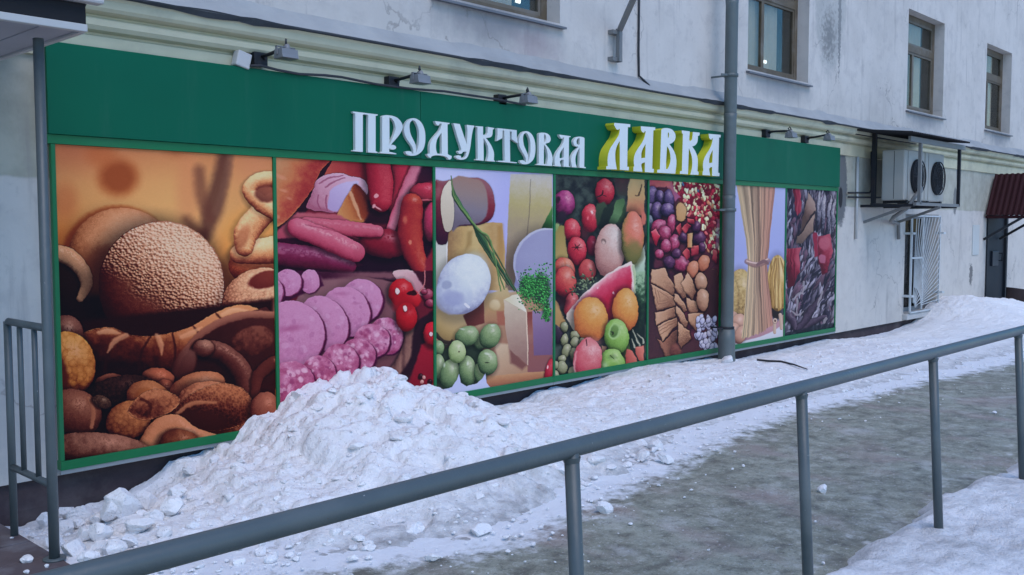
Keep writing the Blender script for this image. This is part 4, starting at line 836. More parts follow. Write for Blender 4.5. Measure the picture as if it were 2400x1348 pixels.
def mat_fascia():
    m, t, b, N, L = nodes('sign_green'); st = noise(t, 1.0, 6, .65, coord(t, (5, 1, .5))); n1 = noise(t, .8, 4)
    c = mixc(t, n1, (.001, .092, .046), (.002, .128, .064)); c = mixc(t, mth(t, 'MULTIPLY', smooth01(t, st, .52, .75), .22), c, (.06, .16, .11))
    L.new(c, b.inputs['Base Color']); b.inputs['Roughness'].default_value = .5; b.inputs['Specular IOR Level'].default_value = .14; bump(t, b, noise(t, 1.3, 2), .35, .05); return m
M_green = mat_fascia()
M_greenframe = paint('frame_green', (.006, .155, .050), .45, 0, .06, 3, .05, ((.06, .18, .10), .25), .3)
M_lipgrey = paint('frame_lip_metal', (.30, .33, .34), .5, .3, .15, 8, .1)
M_letw = paint('letter_white', (.68, .70, .66), .35, 0, .03, 3, 0)
M_lety = paint('letter_yellow', (.58, .57, .035), .4, 0, .06, 6, .03)
M_pipe = paint('pipe_grey_paint', (.11, .13, .125), .5, .2, .16, 5, .25, ((.20, .22, .23), .3))
def mat_rail():
    m, t, b, N, L = nodes('rail_blue_grey'); n1 = noise(t, 9, 5); n2 = noise(t, 48, 5, .65); n3 = noise(t, 2.2, 5, .6)
    c = mixc(t, n1, (.066, .082, .084), (.094, .114, .112)); c = mixc(t, mth(t, 'MULTIPLY', smooth01(t, n3, .5, .7), .5), c, (.13, .145, .14))
    c = mixc(t, smooth01(t, n2, .695, .71), c, (.30, .30, .28)); c = mixc(t, mth(t, 'MULTIPLY', smooth01(t, n2, .29, .275), .9), c, (.10, .045, .022))
    L.new(c, b.inputs['Base Color']); b.inputs['Specular IOR Level'].default_value = .45; L.new(mth(t, 'MULTIPLY_ADD', n3, .35, .25), b.inputs['Roughness']); bump(t, b, mth(t, 'ADD', n2, mth(t, 'MULTIPLY', n1, 1.5)), .3, .004); return m
M_rail = mat_rail()
M_dark = paint('dark_metal', (.022, .024, .028), .6, .4, .2, 8, .2, ((.10, .055, .035), .25))
M_grey = paint('galvanised', (.20, .20, .19), .6, .2, .14, 9, .15, ((.18, .18, .18), .4))
M_lampgrey = paint('lamp_grey', (.22, .22, .22), .55, .2, .1, 12, .1)
M_ac = paint('casing_ivory', (.40, .385, .335), .55, 0, .07, 3, .06, ((.30, .30, .28), .4))
M_black = paint('black_gap', (.010, .010, .012), .8, 0, .2, 8, 0)
M_frame = paint('window_frame_brown', (.115, .088, .055), .6, 0, .3, 7, .3, ((.24, .22, .19), .5))
M_framew = paint('window_frame_grey', (.15, .125, .09), .6, 0, .2, 7, .2, ((.2, .2, .2), .4))
M_sill = paint('window_sill_tin', (.16, .165, .175), .6, .3, .2, 7, .2)
M_curtain = paint('curtain', (.60, .48, .34), .95, 0, .14, 5, .2)
M_room = paint('room_dark', (.085, .09, .095), .95, 0, .2, 3, 0)
M_soffit = paint('soffit_board', (.34, .345, .37), .55, 0, .08, 4, .1, ((.22, .22, .23), .4))
M_trim = paint('trim_white', (.50, .49, .46), .5, 0, .08, 5, .1, ((.3, .3, .3), .4))
M_tile = paint('porch_tile', (.10, .075, .075), .6, 0, .3, 6, .4, ((.30, .30, .31), .55))
M_redroof = paint('roof_maroon', (.030, .0055, .0075), .65, .0, .2, 6, .1, None, .2)
M_steel = paint('door_navy', (.020, .024, .030), .6, .0, .15, 4, .15, None, .2)
M_grille = paint('grille_white_paint', (.52, .55, .55), .5, 0, .12, 10, .1, ((.25, .2, .17), .35))
M_bucket = paint('bucket_brown', (.045, .030, .030), .7, 0, .3, 9, .3)
M_plaque = paint('plaque_grey', (.50, .52, .50), .6, 0, .06, 6, .1)
M_cable = paint('cable_black', (.03, .032, .036), .7, 0, .2, 9, .1)

def mat_glass(name='window_glass', add=.0, tint=(.86, .88, .87, 1)):
    m, t, b, N, L = nodes(name); N.remove(b)
    fr = N.new('ShaderNodeFresnel'); fr.inputs['IOR'].default_value = 1.55
    gl = N.new('ShaderNodeBsdfGlossy'); gl.inputs['Roughness'].default_value = .03; gl.inputs['Color'].default_value = (.9, .85, .78, 1)
    tr = N.new('ShaderNodeBsdfTransparent'); tr.inputs['Color'].default_value = tint; mx = N.new('ShaderNodeMixShader')
    f = mth(t, 'MULTIPLY_ADD', fr.outputs[0], .28, add, clamp=True)
    nb = N.new('ShaderNodeBump'); nb.inputs['Strength'].default_value = .05; nb.inputs['Distance'].default_value = .02; L.new(noise(t, 3.0, 2), nb.inputs['Height']); L.new(nb.outputs[0], gl.inputs['Normal'])
    L.new(f, mx.inputs[0]); L.new(tr.outputs[0], mx.inputs[1]); L.new(gl.outputs[0], mx.inputs[2]); L.new(mx.outputs[0], N['Material Output'].inputs[0])
    return m
M_glass = mat_glass(); M_glassdark = mat_glass('window_glass_dark', 0.0, (.35, .37, .38, 1))  # low pane: dimness of the opening is put into its tint
def mat_lamp():
    m, t, b, N, L = nodes('ceiling_lamp_glow'); b.inputs['Emission Color'].default_value = (.95, 1, 1, 1); b.inputs['Emission Strength'].default_value = 1.4; return m
M_lamp = mat_lamp()

def mat_snow():
    m, t, b, N, L = nodes('old_snow')
    n1 = noise(t, 1.3, 5, .6); n2 = noise(t, 9, 6, .65); n3 = noise(t, 70, 4, .6)
    a = N.new('ShaderNodeAttribute'); a.attribute_name = 'dirt'
    c = mixc(t, smooth01(t, n1, .3, .75), (.91, .89, .865), (.85, .83, .81))
    k = mth(t, 'MULTIPLY', smooth01(t, n2, .55, .72), .25); c = mixc(t, k, c, (.48, .47, .46))
    d = mth(t, 'MULTIPLY', a.outputs['Fac'], mth(t, 'ADD', .45, mth(t, 'MULTIPLY', smooth01(t, n2, .35, .65), .75)), clamp=True)
    c = mixc(t, d, c, (.30, .29, .275))
    sp = smooth01(t, noise(t, 60, 3), .66, .70); c = mixc(t, mth(t, 'MULTIPLY', sp, .55), c, (.16, .15, .13))
    L.new(c, b.inputs['Base Color']); b.inputs['Roughness'].default_value = .75; b.inputs['Specular IOR Level'].default_value = .25
    n5 = noise(t, 26, 5, .7); h = mth(t, 'ADD', mth(t, 'ADD', mth(t, 'MULTIPLY', n2, .6), mth(t, 'MULTIPLY', n5, .45)), mth(t, 'MULTIPLY', n3, .25)); bump(t, b, h, .8, .045)
    pit = smooth01(t, n5, .40, .30); c2 = mixc(t, mth(t, 'MULTIPLY', pit, .28), c, (.48, .47, .47)); L.new(c2, b.inputs['Base Color'])
    return m
M_snow = mat_snow()
def mat_ice():
    m, t, b, N, L = nodes('trodden_dirty_ice')
    a = N.new('ShaderNodeAttribute'); a.attribute_name = 'snow'
    v = coord(t, (1, 1.0, 1)); n1 = noise(t, 1.1, 6, .6, v, .1); n2 = noise(t, 7.0, 8, .70, v, .1); n3 = noise(t, 30, 6, .7, v); n4 = noise(t, 1.7, 4, .5, coord(t, (1.3, .8, 1)))
    c = mixc(t, smooth01(t, n1, .3, .7), (.31, .315, .245), (.225, .225, .17))
    c = mixc(t, mth(t, 'MULTIPLY', smooth01(t, n2, .48, .66), .8), c, (.42, .42, .345))
    c = mixc(t, mth(t, 'MULTIPLY', smooth01(t, n2, .50, .36), .75), c, (.12, .115, .09))
    c = mixc(t, mth(t, 'MULTIPLY', smooth01(t, n4, .50, .70), .6), c, (.36, .28, .25))
    n6 = noise(t, 2.6, 6, .6); c = mixc(t, mth(t, 'MULTIPLY', smooth01(t, n6, .56, .70), .55), c, (.50, .49, .45))
    c = mixc(t, mth(t, 'MULTIPLY', smooth01(t, n6, .42, .32), .5), c, (.13, .125, .10))
    c = mixc(t, mth(t, 'MULTIPLY', smooth01(t, n3, .57, .68), .6), c, (.55, .55, .53))
    c = mixc(t, mth(t, 'MULTIPLY', smooth01(t, n3, .43, .33), .65), c, (.11, .11, .10))
    gt = noise(t, 85, 3, .6, v); c = mixc(t, mth(t, 'MULTIPLY', smooth01(t, gt, .62, .68), .6), c, (.55, .55, .52)); c = mixc(t, mth(t, 'MULTIPLY', smooth01(t, gt, .38, .32), .7), c, (.06, .058, .048))
    s = mth(t, 'ADD', a.outputs['Fac'], mth(t, 'MULTIPLY', mth(t, 'SUBTRACT', n2, .5), 1.5)); s = smooth01(t, s, .32, .78)
    c = mixc(t, s, c, (.80, .80, .80))
    L.new(c, b.inputs['Base Color']); b.inputs['Roughness'].default_value = .6; b.inputs['Specular IOR Level'].default_value = .35
    L.new(mth(t, 'ADD', .42, mth(t, 'MULTIPLY', n2, .4)), b.inputs['Roughness'])
    h = mth(t, 'ADD', mth(t, 'MULTIPLY', n2, .8), mth(t, 'MULTIPLY', n3, .35)); bump(t, b, h, .7, .03)
    return m
M_ice = mat_ice()

# ------------------------------------------------------------------ ground, path, snow banks
def outline(L, f): return np.array([f(*q) for q in L])
WALLSNOW = [(60, 1225), (95, 1212), (150, 1190), (260, 1165), (330, 1140), (395, 1118), (430, 1085), (490, 1068), (555, 1045), (577, 1005), (612, 972), (660, 962), (690, 930), (740, 912), (810, 897), (848, 870), (880, 880), (893, 910), (940, 902), (975, 906), (987, 928), (1018, 946), (1060, 968), (1105, 974), (1150, 958), (1250, 946), (1285, 920), (1330, 911), (1370, 912), (1405, 898), (1450, 880), (1510, 860), (1600, 850), (1690, 842), (1740, 846), (1800, 834), (1890, 812), (1960, 797), (2050, 790), (2110, 778), (2160, 758), (2183, 738), (2195, 716), (2230, 700), (2290, 706), (2330, 716)]
ws = outline(WALLSNOW, lambda a, b: onY(a, b, -.10)); ws[:, 2] -= .07*sstep(3.15, 2.7, ws[:, 0]); WSX = np.concatenate([ws[:, 0], [23.5, 34]]); WSZ = np.concatenate([ws[:, 2], [-.02, .05]])
PATHEDGE = [(300, 1348), (770, 1303), (1000, 1275), (1130, 1245), (1330, 1160), (1500, 1085), (1650, 1010), (1800, 962), (1900, 940), (2100, 892), (2300, 850)]
pe = outline(PATHEDGE, lambda a, b: onZ(a, b, 0.0)); PEX = np.concatenate([[1.2], pe[:, 0], [18, 34]]); PEY = np.concatenate([[-1.75], pe[:, 1], [-2.5, -2.6]])

def lumps(X, Y, sc, seed, k=1.0):
    d, i = worley(X/sc, Y/sc, seed); return np.sqrt(np.clip(1-(d*k)**2, 0, 1))*(.35+.65*i)
def bank_height(X, Y):
    hw = np.interp(X, WSX, WSZ); ye = np.interp(X, PEX, PEY)+.16*(fbm(X*1.7, Y*0+3, 3, 5)-.5)*2
    t = np.clip((0.0-Y)/(-ye), 0, 1.35)
    heap = np.exp(-((X-4.35)/1.25)**2)                        # the big shovelled heap
    far = sstep(16.8, 18.0, X)*sstep(22.5, 20.5, X)            # the bank by the steel door
    p = np.where(t < 1, (1-t)**(1.25-.35*heap), 0)
    base = hw*p+(.055+.05*heap)*np.sin(np.pi*np.clip(t, 0, 1))**1.2*(1-.4*sstep(2.9, 2.3, X))
    base = base+far*.10*np.exp(-((Y+.5)/.5)**2)
    edge = np.where(t > .86, -(t-.86)*.16, 0)
    amp = np.clip(1.12-t, 0, 1)**.5*(.55+.75*heap+.25*far)*(.5+.5*sstep(11, 4, X))
    n = (fbm(X*1.6, Y*1.6, 3, 1)-.5)*.17*amp
    n = n+(lumps(X+.06*fbm(X*6, Y*6, 2, 4), Y+.05*fbm(X*7, Y*5, 2, 6), .24, 3)-.5)*.11*amp+(lumps(X+.03*fbm(X*14, Y*14, 2, 7), Y, .11, 8)-.5)*.075*amp+(lumps(X+.015*fbm(X*30, Y*30, 2, 9), Y, .052, 13)-.5)*.034*amp
    n = n+(fbm(X*20, Y*20, 3, 21)-.5)*.030*amp+(fbm(X*48, Y*48, 2, 22)-.5)*.012*amp
    z = base+n*np.where(t < .02, .5, 1)+edge-.01
    dirt = np.clip(sstep(.72, 1.05, t)*.75+.22*(fbm(X*2.2, Y*2.2, 3, 33)-.45)+.30*np.exp(-((Y+.12)/.14)**2)*(1-heap)*sstep(5.2, 6.5, X)+sstep(2.7, 2.2, X)*.10, 0, 1)
    return z, dirt, t

xs = [1.75]
while xs[-1] < 33: xs.append(xs[-1]+np.interp(xs[-1], [2, 5, 9, 16, 33], [.014, .017, .028, .06, .16]))
xs = np.array(xs); ys = -np.concatenate([np.linspace(-.075, .6, 42), np.linspace(.6, 2.95, 120)[1:]])
X, Y = np.meshgrid(xs, ys); Zb, Db, Tb = bank_height(X, Y)
inside = sstep(1.80, 1.98, X+.05*(fbm(Y*4, X*0, 2, 2)-.5)); Zb = np.where(X < 2.02, np.minimum(Zb, -.16+inside*(Zb+.16)), Zb)
bank = grid_mesh('snow_bank', X, Y, Zb, M_snow, {'dirt': Db}); bank['kind'] = 'structure'; bank['label'] = 'long bank of shovelled old snow along the shop wall'

gx = np.concatenate([np.arange(-4, 1, .10), np.arange(1, 9, .035), np.arange(9, 34, .09)]); gy = np.arange(-7.4, .11, .045)
X, Y = np.meshgrid(gx, gy)
pth = (fbm(X*1.3, Y*1.3, 3, 44)-.5)*.03+(fbm(X*6, Y*6, 4, 45)-.5)*.020+(fbm(X*18, Y*18, 3, 46)-.5)*.006
ye = np.interp(X, PEX, PEY)
snowy = np.clip(sstep(-.70, .10, Y-ye)*.95+sstep(.5, .0, Y+4.10)*.30, 0, 1)
drop = sstep(1.4, 0.1, -Y)*sstep(1.6, 2.2, X)*.17                # the ground falls away against the plinth
path = grid_mesh('icy_path', X, Y, pth-.012-drop, M_ice, {'snow': snowy}); path['kind'] = 'structure'; path['label'] = 'trodden footpath of dirty grey ice beside the handrail'

nx = np.concatenate([np.arange(3.2, 9, .022), np.arange(9, 34, .09)]); ny = -np.concatenate([np.arange(3.85, 5.0, .022), np.arange(5.0, 9.0, .09)])
X, Y = np.meshgrid(nx, ny)
eg = -4.13+.13*(fbm(X*1.9, X*0, 3, 61)-.5)*2+.05*(fbm(X*9, X*0, 3, 62)-.5)*2
q = (eg-Y); z = -.06+sstep(-.05, .22, q)*.155+sstep(.2, 1.4, q)*.05
am = sstep(-.02, .2, q)
z = z+am*((fbm(X*2.2, Y*2.2, 4, 63)-.5)*.10+(lumps(X, Y, .16, 64)-.5)*.03+(lumps(X, Y, .06, 65)-.5)*.014+(fbm(X*24, Y*24, 3, 66)-.5)*.012)
z = z-sstep(3.9, 3.3, X)*.2
db = np.clip(.20+.9*(fbm(X*3+Y*2, Y*1.2, 4, 67)-.42)+sstep(.12, -.02, q)*.5, 0, .8)
nb_ = grid_mesh('snow_bank', X, Y, z, M_snow, {'dirt': db}); nb_['kind'] = 'structure'; nb_['label'] = 'low crusted snow bank at the feet of the handrail'

g = MB(); g.add([(-300, -300, -.30), (300, -300, -.30), (300, 300, -.30), (-300, 300, -.30)], [(0, 1, 2, 3)])
tag(g.build('ground', M_snow), None, None, None, 'structure')
# ------------------------------------------------------------------ the building
WY = .06                                                    # face of the plaster
bld = empty('building', (10, .3, -.3), 'long white plastered building with cream cornice and brown upper windows', 'building')
def wall(name, x0, x1, z0, z1, holes, mat, y=WY, dep=.22, rough=0):
    xs_ = sorted({x0, x1, *[h[0] for h in holes], *[h[1] for h in holes]}); zs_ = sorted({z0, z1, *[h[2] for h in holes], *[h[3] for h in holes]})
    m = MB()
    for i in range(len(xs_)-1):
        for j in range(len(zs_)-1):
            a, b, c, d = xs_[i], xs_[i+1], zs_[j], zs_[j+1]
            if any(h[0]-1e-6 <= a and b <= h[1]+1e-6 and h[2]-1e-6 <= c and d <= h[3]+1e-6 for h in holes): continue
            m.add([(a, y, c), (b, y, c), (b, y, d), (a, y, d)], [(0, 1, 2, 3)])
    for a, b, c, d in holes:
        for q in (((a, c), (a, d)), ((a, d), (b, d)), ((b, d), (b, c)), ((b, c), (a, c))):
            (p0, p1), (p2, p3) = q; m.add([(p0, y, p1), (p2, y, p3), (p2, y+dep, p3), (p0, y+dep, p1)], [(0, 1, 2, 3)])
    m.add([(x0, y, z1), (x1, y, z1), (x1, y+.5, z1), (x0, y+.5, z1)], [(0, 1, 2, 3)])
    for xx in (x0, x1): m.add([(xx, y, z0), (xx, y+.5, z0), (xx, y+.5, z1), (xx, y, z1)], [(0, 1, 2, 3)])
    return m.build(name, mat, bld, fix=False)
HW = [(5.60, 7.25, 3.63, 5.23), (10.86, 12.50, 3.62, 5.22), (16.0, 17.64, 3.58, 5.20), (19.92, 21.48, 3.55, 5.18)]
HG = (16.1, 17.62, .20, 1.86); HD = (20.27, 21.48, -.10, 1.92)
wall('lower_wall', -5, 34, .085, 2.9, [HG, (HD[0], HD[1], .085, HD[3])], M_lower)
wall('upper_wall', -5, 34, 3.05, 9.0, HW, M_upper, y=.05)
for a, b in ((-5.0, 20.2), (21.6, 34.0)):                   # plinth with an uneven stone face
    m = MB()
    gxx = np.arange(a, b+.01, .12)
    for i in range(len(gxx)-1):
        x0_, x1_ = gxx[i], gxx[i+1]
        f0, f1 = [.10+.03*(float(fbm(np.array([q*2.1]), np.array([.3]), 3, 2)[0])-.5)*2 for q in (x0_, x1_)]
        m.add([(x0_, f0, -.45), (x1_, f1, -.45), (x1_, f1-.012, -.1), (x0_, f0-.012, -.1), (x1_, f1+.012, .09), (x0_, f0+.012, .09)], [(0, 1, 2, 3), (3, 2, 4, 5)])
    m.build('plinth', M_plinth, bld, fix=False)

# cornice: profile swept along the wall, a little wavy
prof = [(.06, 2.70), (.035, 2.705), (.03, 2.865), (.05, 2.875), (.05, 2.888), (.000, 2.90), (-.020, 2.925), (-.022, 2.955), (-.005, 2.972), (.02, 2.982), (.02, 2.995), (-.045, 3.01), (-.062, 3.03), (-.070, 3.075), (-.088, 3.098), (-.098, 3.10)]
cx = np.arange(-5, 34.01, .12)
def sweep(name, prof, mat, dx=.004, rag=0):
    P = np.array(prof); Xg = np.repeat(cx[None, :], len(P), 0); wv = (fbm(cx*.5, cx*0+.2, 2, 71)-.5)*2*.007; wv2 = (fbm(cx*5, cx*0+.2, 3, 72)-.5)*2*dx
    Yg = P[:, :1]+wv2[None, :]; Zg = P[:, 1:]+wv[None, :]
    if rag: ch = sstep(.52, .60, fbm(cx*1.1, cx*0+9, 2, 74))*(.3+fbm(cx*11, cx*0+4, 2, 73)); Zg[-1 if rag > 0 else 0] += ch*.022*(1 if rag > 0 else -1); Zg[1:-1] += (rag < 0)*ch[None, :]*.016
    o = grid_mesh(name, Xg, Yg, Zg, mat, smooth=False); adopt(o, bld); return o
sweep('cornice', prof, M_cornice)
sweep('cornice_lip', [(-.090, 3.094), (-.112, 3.097), (-.116, 3.106), (-.108, 3.114)], M_lip, .010, -1)
sweep('cornice_ledge', [(-.110, 3.109), (-.06, 3.150), (.0, 3.205), (.052, 3.26)], M_ledge, .006, 1)

def window(hole, y, kind=0):
    x0, x1, z0, z1 = hole; d = y+.17
    f = MB(); fw = .085
    f.box(x0, x0+fw, d, d+.06, z0, z1); f.box(x1-fw, x1, d, d+.06, z0, z1); f.box(x0+fw, x1-fw, d, d+.06, z0, z0+fw); f.box(x0+fw, x1-fw, d, d+.06, z1-fw, z1)
    zt = z0+(z1-z0)*.66; xm = x0+(x1-x0)*.42
    f.box(x0+fw, x1-fw, d-.004, d+.055, zt-.055, zt+.055); 
    wn = f.build('window', M_frame, bld)
    def sub(mb, nm, mat): o = mb.build(nm, mat); o.parent = wn; return o
    s = MB()
    for a, b, c, e in ((x0+fw, xm-.0, z0+fw, zt-.055), (xm, x1-fw, z0+fw, zt-.055), (x0+fw, x1-fw, zt+.055, z1-fw)):
        t_ = .035
        s = MB(); s.box(a, a+t_, d+.008, d+.045, c, e); s.box(b-t_, b, d+.008, d+.045, c, e); s.box(a+t_, b-t_, d+.008, d+.045, c, c+t_); s.box(a+t_, b-t_, d+.008, d+.045, e-t_, e)
        sub(s, 'sash', M_framew if kind == 0 else M_frame)
        p = MB(); p.box(a+t_, b-t_, d+.024, d+.030, c+t_, e-t_); sub(p, 'pane', M_glass)
    r = MB(); r.add([(x0, d+.06, z0), (x1, d+.06, z0), (x1, d+.06, z1), (x0, d+.06, z1), (x0, d+1.6, z0), (x1, d+1.6, z0), (x1, d+1.6, z1), (x0, d+1.6, z1)], [(4, 5, 6, 7), (0, 4, 7, 3), (1, 2, 6, 5), (0, 1, 5, 4), (3, 7, 6, 2)])
    sub(r, 'room_lining', M_room)
    c = MB(); cw = (x1-x0)*.74; k = 40; pts = [(x0+.02+cw*i/k, d+.085+.012*math.sin(i*1.9)+.01*math.sin(i*.7)) for i in range(k+1)]
    c.add([(a, b, z) for a, b in pts for z in (z0+.02, z1-.02)], [(2*i, 2*i+2, 2*i+3, 2*i+1) for i in range(k)], smooth=True); sub(c, 'curtain', M_curtain)
    l = MB(); l.add([(x0-.04, y-.055, z0-.035), (x1+.04, y-.055, z0-.035), (x1+.04, d+.01, z0+.012), (x0-.04, d+.01, z0+.012), (x0-.04, y-.055, z0-.055), (x1+.04, y-.055, z0-.055), (x1+.04, y+.002, z0-.05), (x0-.04, y+.002, z0-.05)], [(0, 1, 2, 3), (0, 4, 5, 1), (4, 7, 6, 5), (0, 3, 7, 4), (1, 5, 6, 2)]); sub(l, 'sill', M_sill)
    return wn, sub, d
wins = [window(h, .05, i % 2) for i, h in enumerate(HW)]
for wi, (px, py) in ((0, (1206, 4)), (1, (1786, 146))):       # ceiling lamps lit inside
    wn, sub, d = wins[wi]; q = onY(px, py, d+.10); b = MB(); b.box(q[0]-.03, q[0]+.035, d+.048, d+.066, q[2]-.02, q[2]+.022, bev=.006); sub(b, 'ceiling_lamp', M_lamp)

# grilled window low in the wall: frame, glass and room
x0, x1, z0, z1 = HG; d = WY+.15; f = MB()
f.box(x0, x0+.10, d, d+.06, z0, z1); f.box(x1-.34, x1, d, d+.06, z0, z1); f.box(x0+.10, x1-.34, d, d+.06, z1-.07, z1); f.box(x0+.10, x1-.34, d, d+.06, z0, z0+.07)
wn = f.build('window', paint('low_window_frame', (.24, .255, .26), .6, 0, .2, 7, .2, ((.12, .12, .12), .4)), bld)
p = MB(); p.box(x0+.10, x1-.34, d+.02, d+.026, z0+.07, z1-.07); o = p.build('pane', M_glassdark); o.parent = wn
r = MB(); r.add([(x0, d+.06, z0), (x1, d+.06, z0), (x1, d+.06, z1), (x0, d+.06, z1), (x0, d+1.2, z0), (x1, d+1.2, z0), (x1, d+1.2, z1), (x0, d+1.2, z1)], [(4, 5, 6, 7), (0, 4, 7, 3), (1, 2, 6, 5), (0, 1, 5, 4), (3, 7, 6, 2)]); o = r.build('room_lining', M_room); o.parent = wn
l = MB(); l.box(x0-.05, x1+.03, -.03, d, z0-.10, z0-.002, bev=.012); o = l.build('sill', M_trim); o.parent = wn

gr = empty('window_grille', (16.85, -.03, .2), 'white window grille of bars fanning out from one corner', 'grille')
y = -.035
for a, b in ((x0+.03, x1-.20), ):
    for q in (((a, z0+.02), (a, z1-.03)), ((b, z0+.02), (b, z1-.03)), ((a, z1-.03), (b, z1-.03)), ((a, z0+.02), (b, z0+.02)), ((a+.50, z0+.05), (a+.50, z1-.03)), ((a, z0+.93), (a+.5, z0+.93))):
        mb = MB(); mb.beam((q[0][0], y, q[0][1]), (q[1][0], y, q[1][1]), .028, .028); mb.build('frame_bar', M_grille, gr)
    H_ = z1-z0-.05; Wd = b-a
    for i in range(21):
        th = math.radians(3+i*4.15); L_ = min(H_/max(math.sin(math.pi/2-th), 1e-3), (Wd)/max(math.sin(th), 1e-3))
        c0_ = (a+.10, z0+.10); e = (c0_[0]+math.sin(th)*(L_-.10), c0_[1]+math.cos(th)*(L_-.12))
        e = (min(e[0], b), min(e[1], z1-.03)); mb = MB(); mb.beam((c0_[0]+math.sin(th)*(.08 if i % 3 == 0 else .34), y-.012, c0_[1]+math.cos(th)*(.08 if i % 3 == 0 else .34)), (e[0], y-.012, e[1]), .011, .011); mb.build('ray_bar', M_grille, gr)
    mb = MB(); mb.tube([(a+.10+.1*math.cos(q), y-.02, z0+.10+.1*math.sin(q)) for q in np.linspace(0, 1.57, 8)], .012, 8); mb.build('corner_arc', M_grille, gr)
    for zz in (z0+.30, z1-.32):
        for xx in (a-.10, b+.12): mb = MB(); mb.beam((xx, -.02, zz), (xx+(.1 if xx < a+.1 else -.12), -.02, zz), .16, .035); mb.build('fixing_lug', M_grille, gr)

# steel door
x0, x1, z0, z1 = HD; dm = MB(); dm.box(x0, x1, WY+.02, WY+.08, z0, z1, bev=.006); dm.box(x0-.04, x0+.05, WY-.03, WY+.03, z0, z1+.05); dm.box(x1-.05, x1+.04, WY-.03, WY+.03, z0, z1+.05); dm.box(x0+.05, x1-.05, WY-.028, WY+.028, z1-.03, z1+.05)
door = dm.build('door', M_steel, bld); hb = MB(); hb.box(x0+.34, x0+.72, WY-.02, WY+.025, .86, 1.16, bev=.01); o = hb.build('lock_box', paint('door_box', (.018, .022, .032), .5, .2, .1, 6, .1)); o.parent = door
hb = MB(); hb.tube([(x0+.80, WY-.06, .95), (x0+.80, WY-.06, 1.12)], .012, 8); hb.beam((x0+.80, WY-.06, .96), (x0+.80, WY+.03, .96), .016, .016); hb.beam((x0+.80, WY-.06, 1.11), (x0+.80, WY+.03, 1.11), .016, .016); o = hb.build('door_handle', M_dark); o.parent = door

# canopy over the steel door: gable of ribbed maroon sheet, two struts
ec = empty('entrance_canopy', (20.9, 0, 1.9), 'maroon ribbed metal canopy over the dark steel door', 'canopy')
ea = onY(2310, 505, .02); eb = onY(2333, 409, .02); DEP = 1.5
for side in (0, 1):
    rs = MB(); nrib = 30
    xa, za = (ea[0], ea[2]) if side == 0 else (2*eb[0]-ea[0], ea[2]); xb, zb = eb[0], eb[2]
    pr = []
    for i in range(nrib+1):
        yv = .02-DEP*i/nrib; k = .022 if i % 2 == 0 else 0
        pr.append((yv, k)); pr.append((yv-DEP/nrib*.55, k))
    nr = Vector((zb-za, 0, -(xb-xa))).normalized(); nr = nr if nr.z > 0 else -nr
    vs = []
    for yv, k in pr: vs += [(xa+nr.x*k, yv, za+nr.z*k), (xb+nr.x*k, yv, zb+nr.z*k)]
    rs.add(vs, [(2*i, 2*i+2, 2*i+3, 2*i+1) for i in range(len(pr)-1)]); rs.build('roof_sheet', M_redroof, ec)
fr = MB()
for yv in (.0, -DEP+.03): fr.beam((ea[0], yv, ea[2]-.03), (2*eb[0]-ea[0], yv, ea[2]-.03), .04, .05)
for xx in (ea[0]+.03, 2*eb[0]-ea[0]-.03): fr.beam((xx, .02, ea[2]-.03), (xx, -DEP, ea[2]-.03), .04, .05)
fr.build('frame', M_redroof, ec)
for xx, pb in ((ea[0]+.03, onY(2310, 560, 0)), (2*eb[0]-ea[0]-.03, onY(2357, 558, 0))): s = MB(); s.beam((xx, .05, 1.40), (xx, -.62, ea[2]-.05), .045, .045); s.build('strut', M_dark, ec)

# ------------------------------------------------------------------ shop sign: green fascia, letters
FY = -.035
sign = empty('shop_sign', (8, 0, PTOP), 'long green fascia with white and yellow-sided Cyrillic lettering', 'sign')
XE = PX0+7*PWID
fm = MB()
for a, b in ((PX0-.02, PX0+1.9*PWID), (PX0+1.9*PWID+.004, PX0+4.0*PWID), (PX0+4.0*PWID+.004, PX0+5.02*PWID), (PX0+5.02*PWID+.004, XE)):
    fm = MB(); fm.box(a, b, FY, WY, PTOP+.045, GTOP, bev=.004); fm.build('fascia_board', M_green, sign)
fm = MB(); fm.box(PX0-.02, XE, -.018, WY, PTOP-.012, PTOP+.043); fm.build('bottom_moulding', M_greenframe, sign)

